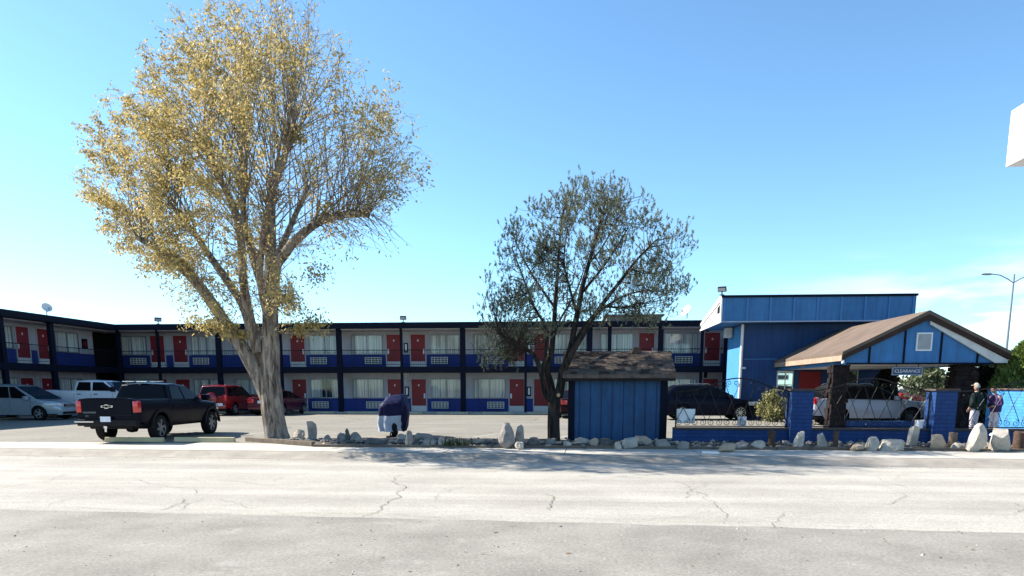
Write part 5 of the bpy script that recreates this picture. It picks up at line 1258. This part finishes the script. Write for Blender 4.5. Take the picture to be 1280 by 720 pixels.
while cnt < 590 and tries < 20000:
    tries += 1
    px = rnd.uniform(98,540); py = rnd.uniform(-18,420)
    if not inpoly(px, py): continue
    # distance to the outline decides how far in depth the crown reaches
    ex = (px-318)/225; ey = (py-200)/225; e2 = min(1,ex*ex+ey*ey); dmax = 4.6*math.sqrt(max(.04,1-e2))
    dy = rnd.uniform(-1,1); dy = dmax*math.copysign(abs(dy)**.7, dy)
    # favour the outer shell
    sh_ = e2+(dy/4.6)**2
    if rnd.random() > .25+.9*sh_: continue
    tip = AT(px, py, TY+dy)
    if tip.z < 3.3: continue
    q, r_ = pick_node(tip)
    d = tip-q; L = d.length
    c1 = q+d*.38+Vector((0,0,.16*L))+Vector((rnd.gauss(0,.07),rnd.gauss(0,.07),0))*L
    if tip.z < q.z+.2: c1 = q+d*.45+Vector((0,0,.22*L))
    ns = max(6, int(L/.38)); P = []
    for i in range(ns+1):
        t = i/ns; P.append(q*(1-t)**2+c1*2*t*(1-t)+tip*t*t+Vector((rnd.gauss(0,.018),rnd.gauss(0,.018),rnd.gauss(0,.012)))*(1 if i else 0))
    r0 = min(r_*.45, .006+.0042*L); rr = [max(.0035, r0*(1-.86*(i/ns)**.8)) for i in range(ns+1)]
    bb.tube(P, rr, 4, cap=False); cnt += 1
    dn = dens(px, py)
    # side twigs and leaves
    for i in range(1, ns+1):
        t = i/ns
        if t < .25: continue
        for _ in range(2 if t > .45 else 1):
            if rnd.random() < .12: continue
            dr = (P[i]-P[i-1]).normalized(); sd = dr.cross(Vector((rnd.gauss(0,1),rnd.gauss(0,1),rnd.gauss(0,1)))).normalized()
            tl = rnd.uniform(.25,.75)*(1.1-.3*t); td = (dr*.8+sd*rnd.uniform(.45,.9)+Vector((0,0,.1))).normalized()
            tp = [P[i], P[i]+td*tl*.5, P[i]+td*tl+Vector((0,0,-.10*tl))]
            bb.tube(tp, [.0055,.0042,.002], 3, cap=False)
            nl = int(rnd.uniform(9,21)*dn*(.3+2.2*max(0,.32+mnoise.noise(P[i]*.85)))*(1.2 if t > .5 else .55)+rnd.random())
            for _k in range(nl):
                u = rnd.uniform(.15,1.05); pp = tp[0].lerp(tp[2], u)+Vector((rnd.gauss(0,.07),rnd.gauss(0,.07),rnd.gauss(0,.06)))
                sz = rnd.uniform(.045,.13); leaf(pp, sz, sz*rnd.uniform(.32,.5), .2, rnd)
# short leafy sprouts on the lower limbs and in the crotches, and two dense clumps
for px, py, rp, n_, dy in ((284,410,14,420,-.4),(262,404,13,260,-.4),(300,417,10,160,-.3),(392,402,18,300,.1),(372,410,11,200,0),(358,372,16,420,.1),(232,330,16,320,-.7),(306,225,12,260,.8),(369,168,12,330,.3),(330,300,22,330,.1),(405,262,16,150,-.8),(395,340,22,200,-.3),(345,245,16,200,.3),(240,400,15,150,.3)):
    c = AT(px,py,TY+dy); s_ = rp/41
    for _ in range(n_):
        v = Vector((rnd.gauss(0,1),rnd.gauss(0,1),rnd.gauss(0,.8)))*.45*s_
        leaf(c+v, rnd.uniform(.08,.15), rnd.uniform(.035,.065), .3, rnd)
    for _ in range(6):
        v = Vector((rnd.gauss(0,1),rnd.gauss(0,1),rnd.gauss(0,.8)))*.5*s_; bb.tube([c+Vector((0,0,-s_*.4)),c+v],[.008,.003],3,cap=False)
# fine bare drooping twigs below the right limb
for _ in range(60):
    u = rnd.random(); px = 385+80*u; q = AT(px, 279-11*min(1,u*2), TY-.6-.4*u)
    a = rnd.uniform(-.3,1.1); L = rnd.uniform(.5,1.6); dv = Vector((math.cos(a)*rnd.uniform(.4,1), rnd.gauss(0,.5), rnd.uniform(-.75,-.1))).normalized()
    P = [q, q+dv*L*.4+Vector((0,0,.05)), q+dv*L*.8+Vector((rnd.gauss(0,.08),0,-.05)), q+dv*L+Vector((rnd.gauss(0,.1),0,.02))]
    bb.tube(P,[.010,.007,.005,.002],3,cap=False)
    for _k in range(rnd.choice([0,1,2,3])):
        leaf(P[rnd.choice([1,2,3])]+Vector((rnd.gauss(0,.05),rnd.gauss(0,.05),-.03)), rnd.uniform(.07,.13), .04, .3, rnd)
bb.build('branches', MT['twig'], tree, off=(loc.x,loc.y,0))
lm = MB(); lm.v = leaf_v; lm.f = leaf_f; lm.m = [0]*len(leaf_f)
print('LEAVES', len(leaf_f))
lm.build('crown', leafmat('autumn_leaf',[(.20,.18,.06),(.39,.31,.11),(.53,.40,.16)],.45), tree, off=(loc.x,loc.y,0))
# ---- young pine by the shed
PB = G(692,554,0); PY = 21.0; TY = PY
pine = thing('pine_tree','open-crowned dark green pine with several black stems, left of the shed','tree',(PB.x,PY,0))
pt = MB(); pn = []
PL = [
 [(692,562,0,.24),(692,548,0,.205),(692,520,0,.195),(693,505,0,.20),(694,492,0,.19)],
 [(688,500,0,.12),(681,490,-.1,.11),(677,468,-.2,.095),(668,445,-.3,.075),(655,435,-.5,.06),(641,428,-.7,.05),(622,415,-.9,.03)],
 [(677,468,-.2,.07),(682,440,0,.065),(683,410,.2,.055),(668,385,.3,.045),(655,350,.5,.03),(640,310,.6,.02)],
 [(692,500,.05,.14),(688,480,.1,.12),(684,462,.1,.11),(689,440,.2,.10),(692,413,.3,.09),(694,380,.4,.075),(697,340,.5,.055),(700,295,.5,.035),(704,262,.5,.02)],
 [(697,497,0,.16),(701,480,0,.14),(704,462,0,.13),(713,438,0,.115),(718,410,.1,.10),(723,385,.1,.09),(729,355,.2,.08),(740,315,.3,.06),(750,280,.3,.045),(756,250,.3,.025),(752,232,.3,.015)],
 [(706,460,-.1,.10),(716,440,-.2,.095),(728,420,-.3,.09),(741,398,-.5,.08),(757,375,-.7,.07),(775,352,-.9,.055),(795,326,-1.0,.04),(820,300,-1.1,.02)],
 [(716,432,-.1,.07),(735,402,.3,.06),(755,385,.8,.05),(785,368,1.3,.035),(820,362,1.7,.02)],
 [(728,365,.2,.05),(745,345,-.5,.04),(765,318,-1.2,.03),(785,285,-1.6,.018)],
 [(694,385,.4,.05),(676,360,1.0,.04),(655,325,1.5,.025),(640,290,1.7,.015)],
 [(722,395,0,.05),(712,360,-1.0,.04),(705,325,-1.7,.025),(710,285,-2.0,.015)],
 [(735,330,.2,.04),(752,310,1.0,.03),(775,270,1.5,.018)],
 [(690,430,.2,.05),(700,400,1.1,.04),(720,365,1.9,.03),(735,320,2.3,.015)],
 [(750,380,-.6,.04),(775,385,-1.2,.03),(800,378,-1.6,.015)],
]
for p in PL[:]:
    p = [(q[0],q[1],q[2],q[3]*(.84 if q[3] < .13 else .9)) for q in p]
    Q, rr = limb(pt, p, 5, 9)
    for i, q in enumerate(Q):
        if q.z > 2.6 and rr[i] < .11: pn.append((q, rr[i], 0))
po = (PB.x,PY,0)
pt.build('trunk', barkmat('black_pine_bark',(.012,.010,.009),(.05,.04,.034),10), pine, smooth=70, off=po)
b = MB(); b.lathe([(0,-.02),(.05,-.015),(.055,.0),(0,.0)],(0,0,0),'y',14); o = b.build('cut_knot', mat('sawn_wood',(.40,.28,.15),.8,.2,8), pine, smooth=40); k_ = AT(698,494,PY-.19); o.location = (k_.x-PB.x,k_.y-PY,k_.z)
PPOLY = [(603,372),(612,335),(620,308),(640,276),(652,262),(672,262),(680,246),(703,240),(712,226),(724,220),(740,230),(762,224),(776,228),(790,236),(806,240),(803,258),(820,262),(838,272),(860,276),(858,298),(871,308),(858,330),(842,340),(868,352),(856,372),(838,388),(842,402),(815,412),(785,402),(762,418),(735,408),(712,420),(690,420),(668,432),(640,452),(622,468),(604,470),(596,450),(612,432),(603,405)]
nodes = pn
pb = MB(); needles = MB()
def tuft(p, d, L, rnd):
    d = d.normalized(); s0 = d.cross(Vector((.2,.9,.3))).normalized(); t0 = d.cross(s0)
    for k in range(26):
        u = rnd.uniform(0,1); a = rnd.uniform(0,2*PI); out = (s0*math.cos(a)+t0*math.sin(a))
        dirv = (d*rnd.uniform(.5,1.1)+out*rnd.uniform(.5,1.0)).normalized(); q = p+d*L*u
        nl = rnd.uniform(.045,.085); wv = dirv.cross(Vector((rnd.gauss(0,1),rnd.gauss(0,1),rnd.gauss(0,1)))).normalized()*.0075
        o = len(needles.v); needles.v += [tuple(q-wv),tuple(q+wv),tuple(q+dirv*nl)]; needles.f.append((o,o+1,o+2)); needles.m.append(0)
cnt = 0; tries = 0
def pick2(tip):
    best = None; bc = 1e9
    for q, r_, k in nodes:
        d = tip-q; L = d.length
        if L < .25: continue
        cost = L*(1.15-.3*d.z/L)+rnd.uniform(0,.5)
        if cost < bc: bc = cost; best = (q, r_)
    return best
while cnt < 600 and tries < 20000:
    tries += 1
    px = rnd.uniform(596,872); py = rnd.uniform(220,470)
    if not inpoly(px,py,PPOLY): continue
    ex = (px-735)/138; ey = (py-340)/125; e2 = min(1,ex*ex+ey*ey); dmax = 2.7*math.sqrt(max(.05,1-e2)); dy = rnd.uniform(-1,1)*dmax
    sh_ = e2+(dy/2.7)**2
    if rnd.random() > .5+.6*sh_: continue
    if py > 415 and 700 < px: continue
    tip = AT(px,py,PY+dy)
    q, r_ = pick2(tip); d = tip-q; L = d.length
    c1 = q+d*.5+Vector((0,0,-.10*L)); ns = max(4,int(L/.25)); P = []
    for i in range(ns+1):
        t = i/ns; P.append(q*(1-t)**2+c1*2*t*(1-t)+tip*t*t+Vector((rnd.gauss(0,.015),rnd.gauss(0,.015),rnd.gauss(0,.015)))*(1 if i else 0))
    r0 = min(r_*.5,.008+.007*L); pb.tube(P,[max(.004,r0*(1-.8*i/ns)) for i in range(ns+1)],4,cap=False); cnt += 1
    tuft(tip, Vector((d.x*.3/L,d.y*.3/L,1)), rnd.uniform(.12,.2), rnd)
    for i in range(1,ns+1):
        t = i/ns
        if t < .3: continue
        cm = mnoise.noise(P[i]*1.3)
        for _ in range(0 if cm < -.12 else rnd.choice([1,2,2]) if cm < .1 else rnd.choice([3,4,4])):
            dr = (P[i]-P[i-1]).normalized(); sd = dr.cross(Vector((rnd.gauss(0,1),rnd.gauss(0,1),rnd.gauss(0,1)))).normalized()
            tl = rnd.uniform(.12,.38); e = P[i]+(dr*.6+sd*.8+Vector((0,0,.35))).normalized()*tl
            pb.tube([P[i],P[i].lerp(e,.5)+Vector((0,0,-.02)),e],[.006,.005,.003],3,cap=False)
            tuft(e, Vector((rnd.gauss(0,.45),rnd.gauss(0,.45),1)), rnd.uniform(.06,.15), rnd)
pb.build('branches', mat('pine_twig',(.045,.036,.03),.9,.2,6), pine, off=po)
print('NEEDLES', len(needles.f))
needles.build('crown', leafmat('pine_needle',[(.05,.065,.042),(.13,.15,.095),(.27,.28,.18)],.28), pine, off=po)
# ---- generic leafy crowns
def leafy(name, label, cat, p, w_, d_, h_, n, cols, size, seed, trunk=0.0, group=None, shape=1.0, trans=.3, z0=.15, stems=8):
    rnd = random.Random(seed); t = thing(name,label,cat,p,0,group)
    b = MB(); cb = MB()
    ns = stems
    if trunk: b.tube([(0,0,-.05),(.03,0,trunk*.6),(0,.02,trunk+h_*.35)],[h_*.035,h_*.028,h_*.012],8)
    cl = []
    for _ in range(int(max(14,n/45))):
        while True:
            v = Vector((rnd.uniform(-1,1),rnd.uniform(-1,1),rnd.uniform(-1,1)))
            if .25 < v.length < 1: break
        cl.append(v)
    base_ = Vector((0,0,trunk*.7))
    for v in cl:
        zz = (v.z+1)/2; k = (1-zz**2.2*.8)*shape+(1-shape)
        c = Vector((v.x*w_/2*k, v.y*d_/2*k, trunk+z0+zz*(h_-trunk-z0)))
        b.tube([base_, base_.lerp(c,.6)+Vector((0,0,.05*h_)), c],[.012*h_,.008*h_,.003*h_],4,cap=False)
        cs = rnd.uniform(.10,.2)*min(w_,h_)
        for _k in range(45):
            q = c+Vector((rnd.gauss(0,1),rnd.gauss(0,1),rnd.gauss(0,.9)))*cs*.6
            d = Vector((rnd.gauss(0,1),rnd.gauss(0,1),rnd.gauss(.4,.8))).normalized(); s_ = d.cross(Vector((rnd.gauss(0,1),rnd.gauss(0,1),rnd.gauss(0,1)))).normalized()
            L = size*rnd.uniform(.6,1.3); o = len(cb.v)
            cb.v += [tuple(q),tuple(q+d*L*.5+s_*L*.28),tuple(q+d*L),tuple(q+d*L*.5-s_*L*.28)]; cb.f.append((o,o+1,o+2,o+3)); cb.m.append(0)
    b.build('trunk' if trunk else 'stems', MT['twig'], t); cb.build('crown' if trunk else 'foliage', leafmat(name+'_leaf',cols,trans), t)
    return t
g = AT(965,520,33.6); g.z = 0
leafy('bush','yellow green leafy bush at the foot of the office wall left of the left pillar','bush',g,1.5,1.2,1.42,1900,[(.09,.10,.03),(.24,.23,.08),(.34,.32,.13)],.13,4,z0=.05)
def conifer(label, p, w_, h_, n, cols, seed, group=None):
    rnd = random.Random(seed); t = thing('arborvitae',label,'conifer',p,0,group); b = MB()
    for _ in range(n):
        zz = rnd.random()**.8; a = rnd.uniform(0,2*PI); rr_ = w_/2*(math.sin(min(1,zz*2.2+.35)*PI/2))*(1-zz**2.4)**.8*(.72+.28*rnd.random())*(1+.16*mnoise.noise(Vector((math.cos(a)*2,math.sin(a)*2,zz*5+seed))))
        q = Vector((rr_*math.cos(a),rr_*math.sin(a),.05+zz*h_)); d = Vector((math.cos(a)*.55,math.sin(a)*.55,1)).normalized()+Vector((rnd.gauss(0,.22),rnd.gauss(0,.22),0)); s_ = d.cross(Vector((rnd.gauss(0,1),rnd.gauss(0,1),.1))).normalized()
        L = rnd.uniform(.12,.3); o = len(b.v)
        b.v += [tuple(q-d*L*.4),tuple(q+s_*L*.2),tuple(q+d*L*.6),tuple(q-s_*L*.2)]; b.f.append((o,o+1,o+2,o+3)); b.m.append(0)
    b.build('crown', leafmat('arborvitae_leaf',cols,.2), t)
    c = MB(); c.tube([(0,0,-.05),(0,0,h_*.9)],[.09,.02],8); c.build('trunk', MT['twig'], t)
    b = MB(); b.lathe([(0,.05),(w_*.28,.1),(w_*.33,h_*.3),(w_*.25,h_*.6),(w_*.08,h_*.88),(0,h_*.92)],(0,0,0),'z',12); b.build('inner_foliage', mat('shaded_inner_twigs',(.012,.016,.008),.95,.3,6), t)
    return t
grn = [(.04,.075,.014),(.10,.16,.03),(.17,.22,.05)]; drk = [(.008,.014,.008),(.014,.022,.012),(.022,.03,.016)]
p = AT(1281,480,27.0); conifer('bright green sunlit arborvitae behind the boundary wall at the right edge', (p.x,p.y,0), 2.5, 3.25, 9000, grn, 2, 'arborvitae behind the boundary wall')
p = AT(1240,480,29.5); conifer('nearly black shaded arborvitae between the canopy column and the bright green one', (p.x,p.y,0), 1.7, 3.05, 7000, drk, 5, 'arborvitae behind the boundary wall')  # leaf colours darkened to carry the shade it stands in
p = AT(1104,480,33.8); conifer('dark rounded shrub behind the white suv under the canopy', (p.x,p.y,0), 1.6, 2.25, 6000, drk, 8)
p = AT(1155,480,70); leafy('street_tree','far round green tree seen below the canopy','tree',(p.x,p.y,0),5.2,4.5,3.7,2600,[(.05,.07,.03),(.10,.12,.06),(.15,.17,.09)],.42,6,trunk=.9,z0=.1)
p = AT(1188,480,110); leafy('street_tree','far yellow tree seen left of the right canopy column','tree',(p.x,p.y,0),7,5,3.2,1600,[(.30,.22,.06),(.42,.33,.10),(.5,.40,.15)],.5,7,trunk=.6,z0=.1)
p = AT(1226,480,60); leafy('street_tree','far grey green tree seen right of the right canopy column','tree',(p.x,p.y,0),2.6,2.4,3.4,1200,[(.05,.07,.03),(.09,.11,.05),(.14,.16,.08)],.3,9,trunk=.8,z0=.1)
# ------------------------------------------------------------------ street lamp and sign cabinet
p = AT(1253,484,56); lampo = thing('street_lamp','tall grey double-arm street lamp rising behind the canopy','street lamp',(p.x,p.y,0))
b = MB(); b.tube([(0,0,0),(0,0,5),(0,0,10.1)],[.12,.09,.06],12); b.build('pole', MT['alu'], lampo, smooth=40)
for sg in (-1,1):
    b = MB(); b.tube([(0,0,9.45),(sg*.5,0,9.75),(sg*1.1,0,10.02),(sg*1.75,0,10.1)],.04,8); a_ = b.build('arm', MT['alu'], lampo, smooth=40)
    b = MB(); b.lathe([(0,-.45),(.09,-.42),(.15,-.15),(.16,.15),(.10,.4),(0,.45)],(sg*2.1,0,10.08),'x',12); b.v = [(v[0],v[1],10.08+(v[2]-10.08)*.5) for v in b.v]; b.build('lamp_head', MT['alu'], a_, smooth=50)
c0 = AT(1257,209,14.2)
aa, bb_ = AB(c0)
sg_ = site('sign_cabinet','white sign cabinet high on a post at the upper right edge','sign',aa+1.2,bb_-.25)
z0 = c0.z
b = MB(); b.box(-1.2,1.2,-.28,.26,z0,z0+.99); b.build('cabinet', MT['white_paint'], sg_, bevel=.02)
b = MB(); b.box(-1.1,1.1,-.295,-.281,z0+.09,z0+.90); b.build('face_panel', mat('shaded_lilac_panel',(.50,.48,.60),.4,.06), sg_)  # front face toned lilac, its shade put into the colour
b = MB(); b.tube([(.25,0,0),(.25,0,z0+.02)],.11,14); b.build('post', MT['white_paint'], sg_, smooth=40)
# ------------------------------------------------------------------ people
def skin(name, pts, edges, rad, m, parent, sub=2, root=0):
    me = bpy.data.meshes.new(name); me.from_pydata(pts, edges, [])
    o = bpy.data.objects.new(name, me); COL.objects.link(o)
    md = o.modifiers.new('s','SKIN'); md.use_smooth_shade = True
    for i, r_ in enumerate(rad):
        sv = me.skin_vertices[0].data[i]; sv.radius = r_ if isinstance(r_, tuple) else (r_, r_); sv.use_root = (i == root)
    o.modifiers.new('u','SUBSURF').levels = sub
    dg = bpy.context.evaluated_depsgraph_get(); nm = bpy.data.meshes.new_from_object(o.evaluated_get(dg)); bpy.data.objects.remove(o)
    nm.materials.clear(); nm.materials.append(m); nm.shade_smooth()
    q = bpy.data.objects.new(name, nm); COL.objects.link(q); q.parent = parent; return q
def chain(E, ids): E += list(zip(ids[:-1], ids[1:]))
SKIN = mat('skin',(.36,.20,.14),.55,.08,8)
def person(label, loc, rz, h, jacket, trousers, hair, cap=None, lookdown=.0, arms='pocket', sleeve=None, bend=.0):
    t = thing('person', label, 'person', loc, rz, 'two people talking behind the fence'); k = h/1.75
    # faces +x; y is left
    def V(x,y,z): return (x*k, y*k, z*k)
    P, E, Rd = [], [], []
    def add(x,y,z,r): P.append(V(x+bend*max(0,z-.9),y,z)); Rd.append(tuple(q*k for q in r) if isinstance(r,tuple) else r*k); return len(P)-1
    pel = add(0,0,.95,(.13,.11)); ab = add(.0,0,1.1,(.125,.10)); ch = add(.0,0,1.30,(.15,.11)); nb = add(0,0,1.44,.075); nk = add(.015,0,1.51,.052)
    h1 = add(.03+.03*lookdown,0,1.585-.01*lookdown,(.070,.075)); h2 = add(.035+.05*lookdown,0,1.67-.02*lookdown,(.076,.088)); h3 = add(.02+.04*lookdown,0,1.73-.02*lookdown,(.05,.06))
    chain(E,[pel,ab,ch,nb,nk,h1,h2,h3])
    hands = []
    for s in (1,-1):
        hp = add(.0,s*.09,.90,.095); kn = add(.03,s*.10,.49,.062); an = add(-.01,s*.10,.09,.042); ft = add(.07,s*.11,.045,.040); to = add(.19,s*.125,.03,.030)
        chain(E,[pel,hp,kn,an,ft,to])
        sh = add(0,s*.185,1.40,.062)
        if arms == 'pocket': el = add(-.07,s*.26,1.12,.048); wr = add(.09,s*.20,.93,.032)
        else: el = add(-.03,s*.245,1.12,.046); wr = add(.20,s*.10,1.06,.030)
        chain(E,[ch,sh,el,wr]); 
        d = (Vector(P[wr])-Vector(P[el])).normalized(); pm = Vector(P[wr])+d*.07*k
        P.append(tuple(pm)); Rd.append((.030*k,.018*k)); pi = len(P)-1; E.append((wr,pi)); hands.append((Vector(P[wr]),d,s))
    skin('body', P, E, Rd, SKIN, t)
    # fingers: short separate chains curled from the palm, joined to the hand
    for wr, d, s in hands:
        up = Vector((0,0,1)); lat = d.cross(up).normalized(); nrm = lat.cross(d)
        hp = wr+d*.075*k
        for f_, (o_, L) in enumerate(((-.027,.065),(-.009,.075),(.009,.07),(.027,.055))):
            b0 = hp+lat*o_*k; q = [b0, b0+d*L*.45*k-nrm*.008*k, b0+d*L*.75*k-nrm*.03*k, b0+d*L*.8*k-nrm*.05*k]
            b = MB(); b.tube(q,[.009*k,.0085*k,.0075*k,.006*k],6); b.build('finger', SKIN, t, smooth=60)
        b = MB(); b0 = wr+d*.03*k; sd = lat*(s*1.0); b.tube([b0+sd*.02*k,b0+sd*.045*k+d*.03*k,b0+sd*.04*k+d*.06*k-nrm*.02*k],[.011*k,.010*k,.007*k],6); b.build('thumb', SKIN, t, smooth=60)
    # jacket
    P2, E2, R2 = [], [], []
    def add2(x,y,z,r): P2.append(V(x+bend*max(0,z-.9),y,z)); R2.append(tuple(q*k for q in r) if isinstance(r,tuple) else r*k); return len(P2)-1
    a = add2(0,0,.86,(.20,.17)); c = add2(.0,0,1.05,(.20,.165)); e = add2(0,0,1.28,(.215,.155)); f_ = add2(0,0,1.42,(.13,.11)); g_ = add2(.01,0,1.49,.075); chain(E2,[a,c,e,f_,g_])
    for s in (1,-1):
        sh = add2(0,s*.19,1.39,.082)
        if arms == 'pocket': el = add2(-.07,s*.27,1.12,.068); wr = add2(.07,s*.215,.95,.052)
        else: el = add2(-.03,s*.255,1.12,.064); wr = add2(.16,s*.125,1.065,.048)
        chain(E2,[e,sh,el,wr])
    skin('jacket', P2, E2, R2, jacket, t, root=1)
    P3, E3, R3 = [], [], []
    def add3(x,y,z,r): P3.append(V(x,y,z)); R3.append(tuple(q*k for q in r) if isinstance(r,tuple) else r*k); return len(P3)-1
    w_ = add3(0,0,.98,(.145,.125)); hq = add3(0,0,.90,(.15,.13)); chain(E3,[w_,hq])
    for s in (1,-1):
        hp = add3(0,s*.085,.84,.105); kn = add3(.03,s*.10,.49,.080); an = add3(-.005,s*.10,.08,.068); chain(E3,[hq,hp,kn,an])
    skin('trousers', P3, E3, R3, trousers, t, root=1)
    for s in (1,-1):
        b = MB(); n = 12
        vs = []
        for z, sc in ((.0,1),(.03,1.03),(.07,.8),(.09,.6)):
            for q in range(n):
                an = 2*PI*q/n; vs.append(((.07+.14*math.cos(an)*sc*(1 if z < .06 else .55)-(0 if z < .06 else .05))*k,(s*.11+.05*math.sin(an)*sc)*k,z*k))
        b.add(vs,[(i*n+q,i*n+(q+1)%n,(i+1)*n+(q+1)%n,(i+1)*n+q) for i in range(3) for q in range(n)]+[tuple(3*n+q for q in range(n)),tuple(range(n))[::-1]]); b.build('shoe', MT['blackplastic'], t, smooth=50)
    # face: nose, eyes, mouth, ears
    hx, hz = (.03+.04*lookdown+bend*.75)*k, (1.635-.015*lookdown)*k
    b = MB(); b.lathe([(0,.0),(.014*k,.004*k),(.010*k,.03*k),(0,.045*k)],(hx+.078*k,0,hz-.03*k),'z',8); b.build('nose', SKIN, t, smooth=60)
    for s in (1,-1):
        b = MB(); b.lathe([(0,-.008*k),(.010*k,0),(0,.008*k)],(hx+.075*k,s*.03*k,hz+.02*k),'x',8); b.build('eye', MT['blackplastic'], t, smooth=60)
        b = MB(); b.lathe([(0,-.008*k),(.028*k,-.004*k),(.03*k,.006*k),(.0,.006*k)],(hx-.005*k,s*.078*k,hz),'y',10); b.build('ear', SKIN, t, smooth=60)
    b = MB(); b.box(hx+.068*k,hx+.080*k,-.022*k,.022*k,hz-.058*k,hz-.050*k); b.build('mouth', mat('lips',(.28,.10,.09),.5,.1), t)
    b = MB(); nn = 14; vs = []
    for i in range(8):
        ph = PI/2*i/7
        for q in range(nn):
            an = 2*PI*q/nn; r_ = math.cos(ph); fr_ = .55 if (math.cos(an) > .4 and not cap) else 1
            zb_ = -.055 if math.cos(an) < .2 else .035
            vs.append((hx+(-.012+.098*math.cos(an)*r_)*k, .088*math.sin(an)*r_*k, hz+(.03+zb_*(1-i/7)+.105*math.sin(ph))*k))
    b.add(vs,[(i*nn+q,i*nn+(q+1)%nn,(i+1)*nn+(q+1)%nn,(i+1)*nn+q) for i in range(7) for q in range(nn)]); b.build('cap' if cap else 'hair', cap or hair, t, smooth=60)
    if cap:
        b = MB(); b.prism([(hx+.05*k,-.07*k),(hx+.15*k,-.055*k),(hx+.165*k,0),(hx+.15*k,.055*k),(hx+.05*k,.07*k)],'z',hz+.045*k,hz+.06*k); b.build('cap_brim', cap, t, bevel=.003)
    return t
p = AT(1222,484,23.6)
person('person in a dark green jacket, pale trousers and a light cap behind the fence',(p.x,p.y,.01),R(118),1.72,mat('dark_green_jacket',(.010,.020,.018),.7,.25,6,.4,14),mat('pale_grey_trousers',(.40,.38,.42),.8,.12,6,.3,12),MT['stump'],cap=mat('cream_cap',(.36,.30,.25),.8,.2),arms='pocket')
p = AT(1247,490,23.5)
pp_ = person('shorter person with dark hair in a purple navy jacket and pale trousers, looking down',(p.x,p.y,.01),R(190),1.62,mat('purple_navy_jacket',(.035,.014,.075),.7,.25,6,.4,14),mat('cream_trousers',(.55,.50,.52),.8,.12,6,.3,12),mat('dark_brown_hair',(.02,.012,.009),.7,.2,20),arms='hold',lookdown=1.0,bend=.12)
b = MB(); b.box(.17,.19,-.04,.04,1.03,1.17); b.xf(Matrix.Translation((.10,0,-.09)) @ Matrix.Identity(4)); o = b.build('phone', MT['blackplastic'], bevel=.005)
o.location = pp_.location; o.rotation_euler.z = R(190); tag(o,'small dark phone held in front by the person in the purple navy jacket','phone')
